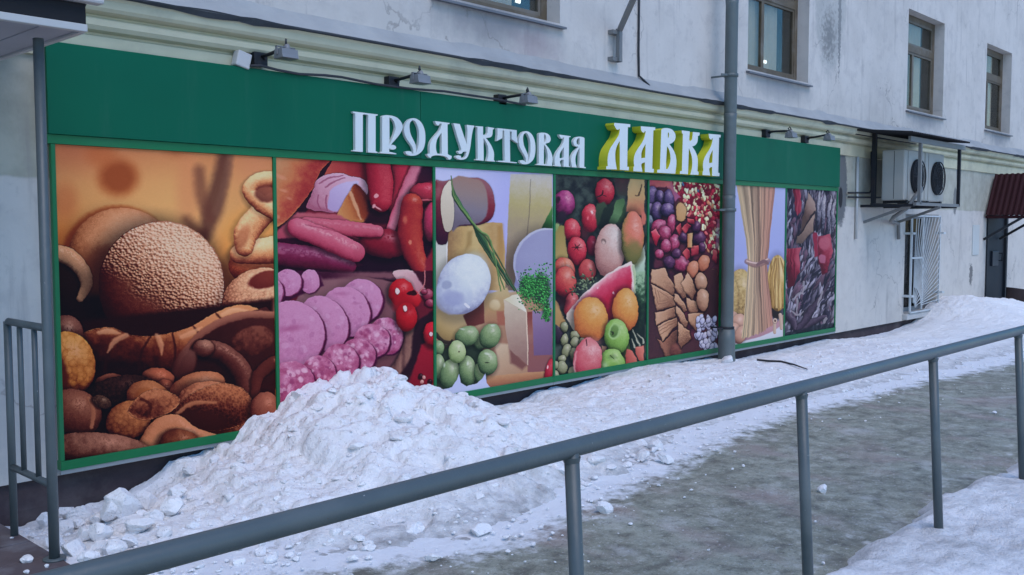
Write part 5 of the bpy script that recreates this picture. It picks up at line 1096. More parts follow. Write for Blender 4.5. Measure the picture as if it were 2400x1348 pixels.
def curve_pts(pts):
    P = [np.array(q, float) for q in pts]; n = len(P); out = []
    def ang(i):
        a = P[i]-P[i-1]; b = P[(i+1) % n]-P[i]; c = (a@b)/(np.linalg.norm(a)*np.linalg.norm(b)+1e-9); return math.degrees(math.acos(max(-1, min(1, c))))
    A = [ang(i) for i in range(n)]
    for i in range(n):
        j = (i+1) % n; out.append(P[i])
        if A[i] < 42 and A[j] < 60 or A[j] < 42 and A[i] < 60:
            p0 = P[i-1] if A[i] < 42 else P[i]; p3 = P[(j+1) % n] if A[j] < 42 else P[j]
            for t in (.25, .5, .75): out.append(.5*(2*P[i]+(P[j]-p0)*t+(2*p0-5*P[i]+4*P[j]-p3)*t*t+(-p0+3*P[i]-3*P[j]+p3)*t**3))
    return out
def letter(loops, Z, yf, yb, mats, nm='letter'):
    ox, oy, s = Z; cu = bpy.data.curves.new('glyph', 'CURVE'); cu.dimensions = '2D'; cu.fill_mode = 'BOTH'; cu.extrude = (yb-yf)/2
    for lp in loops:
        pts = [onY(ox+a/s, oy+b/s, yf) for a, b in curve_pts(lp)]
        sp = cu.splines.new('POLY'); sp.points.add(len(pts)-1); sp.use_cyclic_u = True
        for q, w_ in zip(sp.points, pts): q.co = (w_[0], w_[2], 0, 1)
    tmp = bpy.data.objects.new('tmp', cu); COL.objects.link(tmp); dg = bpy.context.evaluated_depsgraph_get(); me = bpy.data.meshes.new_from_object(tmp.evaluated_get(dg)); bpy.data.objects.remove(tmp)
    me.name = nm; me.transform(Matrix(((1, 0, 0, 0), (0, 0, -1, (yf+yb)/2), (0, 1, 0, 0), (0, 0, 0, 1))))
    me.materials.clear()
    for q in mats: me.materials.append(q)
    me.update()
    for f in me.polygons: f.material_index = 1 if abs(f.normal.y) < .7 else 0; f.use_smooth = False
    o = bpy.data.objects.new(nm, me); COL.objects.link(o); adopt(o, sign); return o
def remap(lp, b0, b1):
    (x0, y0, x1, y1), (u0, v0, u1, v1) = b0, b1; return [(u0+(x-x0)/(x1-x0)*(u1-u0), v0+(y-y0)/(y1-y0)*(v1-v0)) for x, y in lp]
ZA = (810, 240, 7.742); ZB = (1100, 260, 7.742); ZC = (1390, 270, 7.5)
Oo = [(1215, 288), (1290, 300), (1360, 350), (1410, 430), (1440, 530), (1448, 640), (1440, 750), (1410, 850), (1350, 920), (1280, 960), (1200, 970), (1130, 955), (1095, 925), (1085, 900), (1110, 888), (1160, 885), (1195, 900), (1205, 925), (1230, 930), (1230, 870), (1205, 800), (1150, 720), (1100, 640), (1070, 560), (1065, 470), (1090, 390), (1140, 320)]
Oi = [(1215, 320), (1255, 335), (1295, 400), (1325, 490), (1335, 600), (1330, 720), (1310, 830), (1278, 920), (1282, 850), (1270, 770), (1235, 690), (1190, 600), (1168, 520), (1160, 430), (1175, 360)]
OB = (1065, 288, 1448, 970); OB2 = (900, 368, 1200, 970)
G1 = [
 (ZA, [[(130, 165), (585, 220), (580, 240), (545, 243), (545, 885), (585, 905), (580, 920), (410, 908), (412, 240), (395, 224), (340, 216), (313, 225), (313, 900), (135, 885), (140, 865), (178, 860), (175, 205), (140, 192)]]),
 (ZA, [[(665, 260), (690, 238), (750, 232), (850, 245), (930, 275), (990, 330), (1030, 400), (1035, 460), (1010, 530), (960, 610), (900, 680), (840, 750), (822, 790), (850, 770), (895, 782), (918, 812), (910, 842), (870, 858), (825, 852), (792, 835), (792, 897), (920, 925), (920, 942), (625, 922), (630, 905), (665, 895)],
       [(796, 275), (835, 290), (880, 350), (905, 430), (905, 490), (880, 580), (845, 660), (815, 735), (797, 768)]]),
 (ZA, [Oo, Oi]),
 (ZA, [[(1620, 340), (1890, 375), (1885, 392), (1850, 400), (1855, 940), (1890, 960), (1928, 975), (1925, 1005), (1900, 1035), (1870, 1040), (1858, 1010), (1820, 985), (1740, 965), (1660, 960), (1590, 970), (1555, 985), (1545, 1010), (1515, 995), (1485, 960), (1480, 935), (1530, 930), (1525, 850), (1530, 770), (1560, 690), (1620, 610), (1690, 530), (1725, 470), (1742, 400), (1735, 380), (1710, 388), (1690, 420), (1670, 420), (1640, 390)],
       [(1742, 548), (1748, 935), (1665, 930), (1645, 870), (1640, 780), (1655, 690), (1690, 620)]]),
 (ZA, [[(1952, 378), (2072, 393), (2110, 500), (2150, 620), (2205, 775), (2208, 640), (2212, 500), (2200, 408), (2338, 425), (2310, 500), (2285, 640), (2265, 800), (2240, 920), (2205, 1000), (2150, 1035), (2080, 1040), (2025, 1020), (2000, 995), (2010, 970), (2045, 960), (2090, 970), (2100, 1005), (2130, 1010), (2175, 980), (2200, 895), (2140, 895), (2100, 935), (2060, 935), (2040, 900), (2055, 878), (2100, 872), (2095, 830), (2050, 690), (2000, 520), (1970, 420)]]),
 (ZB, [[(110, 275), (250, 285), (248, 420), (256, 440), (285, 438), (320, 420), (333, 390), (335, 290), (455, 312), (450, 328), (425, 340), (420, 420), (400, 465), (360, 485), (302, 492), (340, 540), (400, 630), (440, 730), (450, 800), (445, 895), (470, 910), (465, 920), (320, 910), (340, 840), (348, 740), (335, 640), (300, 560), (258, 490), (262, 905), (120, 892), (125, 875), (155, 870), (148, 300), (115, 288)]]),
 (ZB, [[(510, 312), (860, 350), (862, 460), (880, 585), (850, 570), (790, 525), (772, 500), (772, 380), (735, 370), (742, 920), (865, 935), (860, 950), (520, 922), (520, 905), (645, 905), (635, 360), (612, 350), (605, 360), (600, 480), (580, 505), (500, 548), (512, 430)]]),
 (ZB, [remap(Oo, OB, OB2), remap(Oi, OB, OB2)]),
 (ZB, [[(1262, 420), (1285, 400), (1330, 395), (1400, 405), (1450, 440), (1475, 495), (1472, 540), (1445, 575), (1390, 592), (1382, 602), (1430, 660), (1480, 740), (1508, 830), (1510, 900), (1500, 1000), (1225, 980), (1228, 965), (1262, 960)],
       [(1357, 430), (1372, 420), (1388, 450), (1395, 500), (1380, 550), (1358, 570)], [(1354, 612), (1380, 640), (1410, 720), (1425, 820), (1420, 900), (1408, 970), (1352, 965)]]),
 (ZB, [[(1630, 430), (1840, 460), (1835, 475), (1808, 482), (1805, 1000), (1825, 1008), (1822, 1020), (1710, 1010), (1712, 885), (1680, 888), (1655, 905), (1645, 930), (1665, 1000), (1660, 1010), (1535, 998), (1555, 985), (1550, 900), (1560, 830), (1590, 750), (1640, 680), (1690, 610), (1715, 540), (1720, 482), (1700, 482), (1685, 508), (1660, 490), (1640, 460)],
       [(1718, 652), (1715, 850), (1670, 860), (1638, 858), (1640, 800), (1660, 740)]]),
 (ZB, [[(2090, 500), (2070, 480), (2000, 468), (1940, 480), (1900, 520), (1890, 570), (1905, 620), (1940, 645), (1985, 650), (1945, 695), (1890, 760), (1855, 840), (1848, 920), (1865, 1020), (1950, 1028), (1930, 950), (1925, 860), (1945, 780), (1975, 710), (2003, 662), (1998, 1030), (2115, 1040), (2112, 1022), (2085, 1015)],
       [(2005, 500), (1985, 492), (1960, 515), (1945, 560), (1955, 600), (1985, 620), (2005, 612)]])]
for Z_, lp in G1: letter(lp, Z_, FY-.030, FY-.002, (M_letw, M_letw))
A1 = [(838, 195), (1095, 215), (1090, 265), (1060, 265), (1040, 940), (1070, 950), (1065, 1010), (910, 1000), (912, 830), (880, 838), (850, 860), (852, 910), (870, 995), (708, 985), (710, 920), (725, 900), (715, 800), (735, 690), (780, 600), (850, 500), (900, 400), (925, 290), (910, 275), (895, 310), (870, 300), (845, 260)]
A1h = [(925, 502), (915, 750), (880, 752), (848, 760), (848, 680), (875, 590)]
AB1 = (708, 195, 1095, 1010); AB2 = (1925, 328, 2245, 1075)
G2 = [[[(375, 135), (655, 160), (652, 212), (612, 208), (600, 905), (632, 912), (628, 972), (472, 960), (470, 455), (440, 500), (410, 570), (392, 660), (392, 780), (405, 880), (418, 955), (232, 950), (232, 900), (258, 895), (255, 800), (265, 700), (295, 600), (350, 510), (410, 420), (455, 340), (470, 250), (462, 235), (440, 262), (410, 245), (385, 200), (370, 170)]],
 [A1, A1h],
 [[(1200, 260), (1235, 232), (1310, 228), (1390, 255), (1440, 320), (1450, 390), (1430, 450), (1380, 495), (1342, 510), (1400, 590), (1445, 690), (1465, 800), (1462, 900), (1445, 1030), (1125, 1010), (1130, 960), (1175, 955)], [(1315, 310), (1330, 300), (1335, 340), (1330, 390), (1315, 400)], [(1300, 545), (1330, 590), (1355, 680), (1362, 780), (1345, 870), (1310, 945), (1282, 950), (1285, 800)]],
 [[(1560, 268), (1700, 285), (1690, 430), (1700, 460), (1730, 440), (1745, 400), (1755, 295), (1875, 308), (1868, 358), (1845, 365), (1840, 440), (1820, 500), (1780, 540), (1742, 550), (1790, 620), (1830, 720), (1842, 820), (1835, 985), (1855, 1000), (1852, 1050), (1710, 1045), (1735, 950), (1745, 850), (1735, 730), (1705, 630), (1685, 580), (1668, 1040), (1525, 1030), (1530, 985), (1562, 980), (1580, 330), (1562, 320)]],
 [remap(A1, AB1, AB2), remap(A1h, AB1, AB2)]]
for lp in G2: letter(lp, ZC, FY-.115, FY-.002, (M_letw, M_lety))

# ------------------------------------------------------------------ seven food posters in green frames
def mat_print(name, img):
    m, t, b, N, L = nodes(name); tx = N.new('ShaderNodeTexImage'); tx.image = img; tx.extension = 'EXTEND'; uv = N.new('ShaderNodeUVMap'); L.new(uv.outputs[0], tx.inputs[0])
    L.new(tx.outputs[0], b.inputs['Base Color']); b.inputs['Roughness'].default_value = .55; b.inputs['Specular IOR Level'].default_value = .12; bump(t, b, noise(t, .9, 2), .12, .05); return m
POST = [('bread', p_bread, 'tall poster of sesame bun and bread rolls in green frame'), ('sausage', p_meat, 'tall poster of pink sausages and sliced ham in green frame'), ('cheese', p_cheese, 'tall poster of cheeses, grapes and parsley in green frame'), ('fruit', p_fruit, 'tall poster of oranges, apples and watermelon in green frame'), ('sweets', p_sweets, 'tall poster of jelly sweets and biscuits beside the drainpipe'), ('pasta', p_pasta, 'tall poster of a tied sheaf of spaghetti'), ('fish', p_fish, 'tall poster of dried silver and red fish at end of row')]
for i, (nm, fn, lab) in enumerate(POST):
    a, b = PX0+PWID*i, PX0+PWID*(i+1); r_ = empty('food_poster', ((a+b)/2, 0, PBOT), lab, 'poster')
    img = make_print('print_'+nm, fn, a, b, PBOT, PTOP, 300)
    fwl = .028
    me = bpy.data.meshes.new('printed_panel'); yf = -.004
    me.from_pydata([(a+.004, yf, PBOT+.04), (b-.004, yf, PBOT+.04), (b-.004, yf, PTOP-.014), (a+.004, yf, PTOP-.014), (a+.004, .03, PBOT+.04), (b-.004, .03, PBOT+.04), (b-.004, .03, PTOP-.014), (a+.004, .03, PTOP-.014)], [], [(0, 1, 2, 3), (4, 7, 6, 5), (0, 4, 5, 1), (2, 6, 7, 3), (0, 3, 7, 4), (1, 5, 6, 2)])
    uv = me.uv_layers.new(name='UVMap')
    for lp in me.loops: c = me.vertices[lp.vertex_index].co; uv.data[lp.index].uv = ((c.x-a)/(b-a), (c.z-PBOT)/(PTOP-PBOT))
    me.materials.append(mat_print('print_'+nm, img)); o = bpy.data.objects.new('printed_panel', me); COL.objects.link(o); adopt(o, r_)
    f = MB(); f.box(a-.002, a+fwl-.002, -.016, .02, PBOT+.062, PTOP-.014, bev=.003); f.build('frame_strip', M_greenframe, r_)
    f = MB(); f.box(a, b-.003, -.020, .05, PBOT+.004, PBOT+.062, bev=.003); f.build('frame_strip', M_greenframe, r_)
    f = MB(); f.box(a+.001, b-.004, -.012, .06, PBOT-.022, PBOT+.003); f.build('bottom_lip', M_lipgrey, r_)
    if i in (4, 6): f = MB(); f.box(b-.075 if i == 4 else b-.03, b-.002, -.05 if i == 4 else -.016, .02, PBOT+.062, PTOP-.014, bev=.003); f.build('frame_strip', M_greenframe, r_)

# ------------------------------------------------------------------ drainpipe
pt = onY(1716, 0, -.20); pb = onY(1703, 815, -.20); px_ = (pt[0]+pb[0])/2
dp = empty('drainpipe', (px_, -.2, 0), 'grey round drainpipe running down between the posters', 'drainpipe')
R_ = .073; zs_ = [0.38, 2.02, 2.98, 4.3, 5.6, 7.0, 8.8]
def pxz(z): return pb[0]+(pt[0]-pb[0])*(z-pb[2])/(pt[2]-pb[2])
for k in range(len(zs_)-1):
    s = MB(); z0_, z1_ = zs_[k], zs_[k+1]
    s.tube([(pxz(z0_), -.2, z0_-.04), (pxz(z0_), -.2, z0_+.02), (pxz(z1_), -.2, z1_-.06), (pxz(z1_), -.2, z1_)], [R_*.95, R_, R_, R_*1.06], 24); s.build('pipe_section', M_pipe, dp)
s = MB(); s.tube([(pxz(.42), -.2, .44), (pxz(.3), -.2, .30), (pxz(.1), -.2, .12), (pxz(0), -.215, -.02), (pxz(0)-.0, -.24, -.10)], [.09, .098, .10, .105, .11], 24); s.build('outlet_shoe', M_pipe, dp)
for z_ in (.45, 1.85, 3.42, 5.2, 6.9):
    s = MB(); s.lathe([(R_*1.0, -.02), (R_*1.18, -.018), (R_*1.18, .018), (R_*1.0, .02)], (pxz(z_), -.2, z_)); s.beam((pxz(z_)-.02, -.2+R_, z_), (pxz(z_)-.02, .06, z_), .02, .02); s.beam((pxz(z_)-R_*1.1, -.2, z_), (pxz(z_)-R_*1.1-.07, -.16, z_), .016, .024); s.build('pipe_clamp', M_dark if z_ < 1 else M_pipe, dp)

# ------------------------------------------------------------------ floodlights on arms above the sign
def floodlight(bx, by, hx, hy, lab):
    q = onY(bx, by, .0); hd = onY(hx, hy, -.34); X_, Z_ = q[0], q[2]
    e = empty('floodlight', (X_, 0, Z_), lab, 'floodlight', 'floodlights along the cornice')
    m = MB(); m.box(X_-.055, X_+.055, -.035, .035, Z_-.055, Z_+.04, bev=.006); m.tube([(X_+.03, -.05, Z_+.0), (X_+.03, -.04, Z_)], .014, 8); m.build('wall_bracket', M_dark, e)
    dz = min(max(hd[2]-Z_, -.02), .10); yo = -.34
    m = MB(); m.tube([(X_+.01, -.03, Z_+.01), (X_+.01, -.14, Z_+.015+dz*.1), (X_+.01, -.30, Z_+.02+dz*.75), (X_+.01, yo, Z_+.03+dz)], .013, 10); m.build('arm', M_dark, e)
    hz = Z_+dz-.03; m = MB()
    prof_ = [(-.046, .026), (-.050, -.010), (-.058, -.034), (.058, -.034), (.050, -.010), (.046, .026)]
    vs = []
    for xx in (X_-.065, X_+.065): vs += [(xx, yo+a-.01+b*.0, hz+b-.0) for a, b in prof_]
    m.add(vs, [tuple(range(6)), tuple(range(11, 5, -1))]+[(i, (i+1) % 6, (i+1) % 6+6, i+6) for i in range(6)])
    for k in range(4): m.box(X_-.06, X_+.06, yo-.042+.02*k, yo-.037+.02*k, hz+.02, hz+.032)
    hdo = m.build('lamp_housing', M_lampgrey, e)
    g_ = MB(); g_.box(X_-.066, X_+.066, yo-.062, yo+.042, hz-.040, hz-.033); o = g_.build('glass_cover', M_glass); o.parent = hdo
    m = MB(); m.tube([(X_+.05, yo+.03, hz+.04), (X_+.04, yo+.05, hz+.09), (X_+.02, yo+.02, hz+.105), (X_+.0, yo-.01, hz+.07)], .007, 8); m.build('cable_loop', M_cable, e)
    m = MB(); m.tube([(X_+.01, yo, hz+.03+.03), (X_+.01, yo-.02, hz+.02)], .02, 8); m.beam((X_-.071, yo, hz-.01), (X_-.071, yo, hz+.045), .008, .022); m.beam((X_+.071, yo, hz-.01), (X_+.071, yo, hz+.045), .008, .022); m.beam((X_-.075, yo, hz+.045), (X_+.075, yo, hz+.045), .022, .006); m.build('yoke', M_lampgrey, e)
    return e
floodlight(606, 137, 680, 118, 'grey floodlight next to the white junction box above green fascia')
floodlight(918, 192, 1003, 180, 'grey floodlight above the first white letter of the fascia')
floodlight(1172, 233, 1255, 228, 'grey floodlight on the cornice above the middle white letters')
floodlight(1795, 312, 1860, 312, 'thin grey floodlight on cornice just past the drainpipe')
floodlight(1886, 326, 1955, 320, 'thin grey floodlight on cornice nearest the sheet-metal shelter')
q = onY(571, 140, -.04); jb = MB(); jb.box(-.055, .055, -.03, .045, -.055, .055, bev=.008); o = jb.build('junction_box', M_trim); o.location = (q[0], -.02, q[2]); o.rotation_euler = (0, math.radians(14), 0)
tag(o, 'small white square junction box tilted on the green fascia edge', 'junction box')
cb = MB(); pts = [onY(a, b, -.045) for a, b in ((585, 148), (610, 158), (650, 162), (700, 168), (760, 176), (800, 184), (880, 200), (960, 212), (1040, 224), (1160, 244), (1230, 252))]; cb.tube([(p_[0], -.05, GTOP+.012+.012*math.sin(i*1.7)) for i, p_ in enumerate(pts)], .010, 8); o = cb.build('power_cable', M_cable); tag(o, 'black power cable lying along the top of the green fascia', 'cable')

# bracket and cable high on the wall
q0 = onY(1447, 140, .0); q1 = onY(1450, 78, .0); q2 = onY(1488, -10, -.45)
wb = empty('wall_bracket', (q0[0], .05, q0[2]), 'rusty grey steel bracket arm fixed to the upper wall', 'bracket')
m = MB(); m.beam((q0[0], -.02, q0[2]-.02), (q0[0], -.02, q1[2]+.04), .05, .05); m.box(q0[0]-.10, q0[0]+.06, -.02, .055, q0[2]-.02, q0[2]+.02); m.box(q0[0]-.10, q0[0]+.06, -.02, .055, q1[2]-.02, q1[2]+.02); m.build('mount', M_grey, wb)
m = MB(); m.beam((q0[0], -.03, q1[2]+.03), (q2[0], -.45, q2[2]), .05, .04); m.build('arm', M_grey, wb)
m = MB(); pts = [onY(a, b, .045) for a, b in ((1497, -60), (1496, 30), (1495, 120), (1496, 178), (1508, 200), (1521, 217))]; m.tube([(p_[0], .035 if i < 4 else -.02, p_[2]) for i, p_ in enumerate(pts)], .012, 8); o = m.build('wall_cable', M_cable); tag(o, 'thin dark cable hanging down the upper wall beside the bracket', 'cable')

# ------------------------------------------------------------------ sheet-metal shelter with two air conditioners
sh = empty('equipment_shelter', (16, -.3, 1.95), 'rusty sheet-metal shelter frame holding the air conditioners', 'shelter')
X0s, X1s, YO = 13.82, 16.22, -.76
m = MB(); nr = 34; zt0, zt1 = 3.085, 2.985
P_ = []
for i in range(nr*2+1):
    xx = X0s+(X1s-X0s)*i/(nr*2); k = .014*math.cos(i*math.pi); P_ += [(xx, .04, zt0+k), (xx, YO-.13, zt1+k)]
m.add(P_, [(2*i, 2*i+2, 2*i+3, 2*i+1) for i in range(nr*2)], smooth=False); m.build('roof_sheet', M_dark, sh)
m = MB(); m.beam((X0s+.02, -.03, zt0-.05), (X1s-.02, -.03, zt0-.05), .05, .06); m.build('wall_beam', M_dark, sh)
m = MB(); m.beam((14.05, YO, zt1-.07), (X1s+.12, YO, zt1-.07), .04, .075); m.build('eaves_beam', M_grey, sh)
FRX = (14.47, 16.12)
for xx in FRX: m = MB(); m.beam((xx, YO, 1.985), (xx, YO, zt1-.108), .045, .045); m.build('post', M_grey if xx < 15 else M_dark, sh)
m = MB(); m.beam((14.3, YO, 1.985), (16.145, YO, 1.985), .045, .045); m.build('shelf_rail', M_grey, sh)
m = MB(); m.beam((14.3, -.12, 1.985), (16.145, -.12, 1.985), .045, .045); m.build('shelf_rail', M_dark, sh)
for xx in (14.33, 15.2, 16.12): m = MB(); m.beam((xx, .06, 1.965), (xx, YO+.02, 1.965), .04, .04); m.build('cross_bar', M_dark, sh)
m = MB(); m.beam((14.36, -.12, 1.96), (14.36, -.12, zt0-.02), .06, .06); m.build('post', M_dark, sh)
for xx in (14.45, 15.75): m = MB(); m.beam((xx, .06, 1.72), (xx, -.62, 1.96), .04, .04); m.build('brace', M_grey, sh)

AC0, ACW, ACY0, ACY1 = 14.40, .80, -.56, -.22
for k in range(2):
    xa = AC0+k*(ACW+.03); e = empty('air_conditioner', (xa+ACW/2, (ACY0+ACY1)/2, 2.05), 'ivory outdoor air conditioner unit nearest the wall of posters' if k == 0 else 'ivory outdoor air conditioner unit behind the outer shelter post', 'air conditioner', 'air conditioners in the shelter')
    m = MB(); m.box(xa, xa+ACW, ACY0, ACY1, 2.045, 2.80, bev=.018); cs = m.build('casing', M_ac, e)
    m = MB(); m.box(xa-.003, xa-.0005, ACY0+.15, ACY0+.156, 2.07, 2.78); m.box(xa+.12, xa+.126, ACY0-.003, ACY0-.0005, 2.07, 2.78); m.build('panel_seam', M_black, e)
    fx, fz = xa+.485, 2.41
    m = MB(); m.lathe([(.0, -.004), (.245, -.004), (.26, .0), (.26, .03)], (fx, ACY0-.012, fz), (0, 1, 0), 36); m.build('fan_well', M_black, e)
    m = MB()
    for a in range(3):
        th = a*2.094+.5; c_, s_ = math.cos(th), math.sin(th); m.add([(fx+c_*.05, ACY0-.02, fz+s_*.05), (fx+math.cos(th-.4)*.21, ACY0-.018, fz+math.sin(th-.4)*.21), (fx+math.cos(th+.1)*.23, ACY0-.022, fz+math.sin(th+.1)*.23), (fx+math.cos(th+.4)*.19, ACY0-.028, fz+math.sin(th+.4)*.19)], [(0, 1, 2, 3)])
    m.build('fan_blade', M_dark, e)
    m = MB()
    for rr_ in (.06, .11, .16, .21, .255): m.tube([(fx+math.cos(q)*rr_, ACY0-.042, fz+math.sin(q)*rr_) for q in np.linspace(0, 2*math.pi, 29)], .0045 if rr_ < .25 else .010, 6, cap=False)
    for a in range(8): m.beam((fx+math.cos(a*.785)*.06, ACY0-.046, fz+math.sin(a*.785)*.06), (fx+math.cos(a*.785)*.255, ACY0-.040, fz+math.sin(a*.785)*.255), .008, .006)
    m.build('fan_guard', M_dark, e)
    m = MB()
    for xx in (xa+.12, xa+ACW-.12): m.box(xx-.03, xx+.03, ACY0-.01, ACY1+.01, 2.005, 2.05)
    m.build('foot', M_dark, e)
m = MB(); hx = 14.40; m.tube([(hx+.50, ACY0-.06, 2.24), (hx+.40, ACY0-.10, 2.19), (hx+.24, ACY0-.11, 2.15), (hx+.10, ACY0-.10, 2.06), (hx+.06, ACY0-.05, 1.94), (hx+.3, -.30, 1.80), (hx+.9, -.02, 1.74), (hx+1.25, .0, 1.70), (hx+1.30, .01, 1.45)], .030, 10); o = m.build('insulated_hose', M_grey); tag(o, 'grey insulated hose drooping from the air conditioner to the wall', 'hose')
for k, (pts) in enumerate(([(1987, 452), (2036, 452), (2041, 446), (2041, 355)], [(1987, 462), (2040, 463), (2062, 463)])):
    m = MB(); m.tube([(onY(a, b, .03)[0], .02, onY(a, b, .03)[2]) for a, b in pts], .014, 8); o = m.build('refrigerant_pipe', M_cable); tag(o, 'thin black pipe bent upwards on the wall under the shelter roof' if k == 0 else 'thin black straight pipe on the wall level with the shelf', 'pipe')
q0 = onY(2013, 350, .02); q1 = onY(2011, 560, .02); m = MB(); m.tube([(q0[0], .035, 2.7), (q0[0], .035, q1[2])], .022, 12); m.build('x', M_trim).name = 'white_pipe'; o = bpy.data.objects['white_pipe']; tag(o, 'thin white plastic pipe running down the wall beside fish poster', 'pipe')
q0 = onY(2279, 527, WY); q1 = onY(2292, 597, WY); m = MB(); m.box(q0[0], q1[0], WY-.02, WY+.004, q1[2], q0[2], bev=.005); o = m.build('wall_plaque', M_plaque); tag(o, 'pale grey blank plaque on the wall beside the steel door', 'plaque')

# ------------------------------------------------------------------ porch at the near end
slab = MB(); slab.box(-3.0, 1.90, -3.3, .08, -.30, -.012, bev=.015); sb = empty('porch', (0, -1, -.3), 'dark tiled porch slab with scattered snow crumbs', 'porch')
slab.build('slab', M_tile, sb)
TS = .30; tm = None
for i in range(16):
    for j in range(11):
        a = 1.885-TS*(i+1); b = .04-TS*(j+1)
        if a < -3: continue
        if tm is None: t_ = MB(); t_.box(0, TS-.006, 0, TS-.006, -.02, 0, bev=.003); o = t_.build('tile', M_tile, None); tm = o.data
        else: o = bpy.data.objects.new('tile', tm); COL.objects.link(o)
        o.location = (a, b, -.0+random.Random(i*31+j).uniform(-.003, .001)); adopt(o, sb)
RX = 1.86; pbase = onZ(128, 1310, 0); RX = pbase[0]; PY = pbase[1]
pr_ = empty('porch_railing', (RX, PY, 0), 'blue-grey porch railing with a tall post carrying the canopy', 'railing')
m = MB(); m.tube([(RX, PY, -.02), (RX, PY, .5), (RX, PY, 2.56)], .025, 16); m.lathe([(.0, .0), (.055, .0), (.055, .008), (.026, .010)], (RX, PY, -.002)); m.build('tall_post', M_rail, pr_)
ez = onX(122, 772, RX)[2]; ez2 = onX(122, 1137, RX)[2]; YF = onX(22, 900, RX)[1]; YF = min(YF, -.04)
m = MB(); m.tube([(RX, PY, ez), (RX, YF-.02, ez)], .020, 12); m.build('top_rail', M_rail, pr_)
m = MB(); m.tube([(RX, PY, ez2), (RX, YF, ez2)], .018, 12); m.build('bottom_rail', M_rail, pr_)
m = MB(); m.tube([(RX, YF, -.02), (RX, YF, ez)], .020, 12); m.build('end_post', M_rail, pr_)
for pxx in (50, 84): yb_ = onX(pxx, 900, RX)[1]; m = MB(); m.tube([(RX, yb_, ez2), (RX, yb_, ez)], .014, 10); m.build('bar', M_rail, pr_)

pc = empty('porch_canopy', (1, -1, 2.6), 'porch canopy with grey plank soffit, white trim and black fascia', 'canopy')
cn = onZ(204, 72, 2.60); CXR, CYF = cn[0], cn[1]; SZ = 2.60
npl = 18; pwid = .17
for i in range(npl): m = MB(); xr = CXR-.03-pwid*i; m.box(xr-pwid+.006, xr, CYF+.03, .05, SZ, SZ+.022, bev=.005); m.build('soffit_plank', M_soffit, pc)
m = MB(); m.box(CXR-4, CXR, CYF-.010, CYF+.028, SZ-.008, SZ+.028, bev=.004); m.box(CXR-.028, CXR, CYF+.03, .05, SZ-.010, SZ+.03); m.build('lower_trim', M_trim, pc)
m = MB(); m.box(CXR-4, CXR-.004, CYF+.0, CYF+.025, SZ+.03, SZ+.125); m.box(CXR-.03, CXR-.004, CYF+.027, .05, SZ+.032, SZ+.125); m.build('fascia', M_black, pc)
m = MB(); m.box(CXR-4, CXR+.07, CYF-.05, CYF+.02, SZ+.128, SZ+.235, bev=.012); m.build('upper_trim', M_trim, pc)
m = MB(); P_ = []
for i in range(61): yy = CYF-.08+(.08-CYF+.08)*i/60; k = .02*math.cos(i*math.pi*.5); P_ += [(CXR-4, yy, SZ+.32+k), (CXR+.16, yy, SZ+.215+k)]
m.add(P_, [(2*i, 2*i+2, 2*i+3, 2*i+1) for i in range(60)], smooth=True); m.build('roof_sheet', M_dark, pc)

# ------------------------------------------------------------------ the long handrail by the path
RY = -4.352; hr = empty('handrail', (3.6, RY-.05, 0), 'blue-grey tubular steel handrail crossing the foreground', 'handrail')
HZ = 1.003; m = MB(); m.tube([(-1.2, RY, HZ), (1, RY, HZ), (3.5, RY, HZ+.002), (6.62, RY, HZ)], .0275, 24); m.build('top_rail', M_rail, hr)
for k in range(-1, 4):
    xx = 2.135+1.44*k; m = MB(); m.tube([(xx, RY-.065, -.06), (xx, RY-.004, HZ-.012)], .0225, 20); po = m.build('post', M_rail, hr)
    w_ = MB(); w_.tube([(xx, RY-.005, HZ-.040), (xx, RY-.004, HZ-.024)], [.0232, .0275], 18, cap=False); o = w_.build('weld', M_rail); o.parent = po

# bucket by the steel door
q = onZ(2382, 728, .0); bk = MB(); bk.lathe([(.0, .0), (.16, .0), (.20, .30), (.21, .31), (.19, .30), (.15, .03), (0, .03)], (0, 0, 0), n=20); o = bk.build('bucket', M_bucket); o.location = (q[0], q[1], .02); o.rotation_euler = (.1, .15, 0); o.scale = (1.25, 1.25, 1.3); tag(o, 'dark brown tub standing by the wall past the steel door', 'tub')
m = MB(); pts = [onZ(a, b, .10) for a, b in ((1775, 838), (1800, 841), (1830, 846), (1862, 855), (1892, 864))]; pts = [(p_[0], p_[1], float(bank_height(np.array([p_[0]]), np.array([p_[1]]))[0][0])+.02) for p_ in pts]; m.tube(pts, [.012, .013, .012, .010, .006], 8); o = m.build('loose_hose', M_cable); tag(o, 'black end of hose lying on the snow bank by the drainpipe', 'hose')

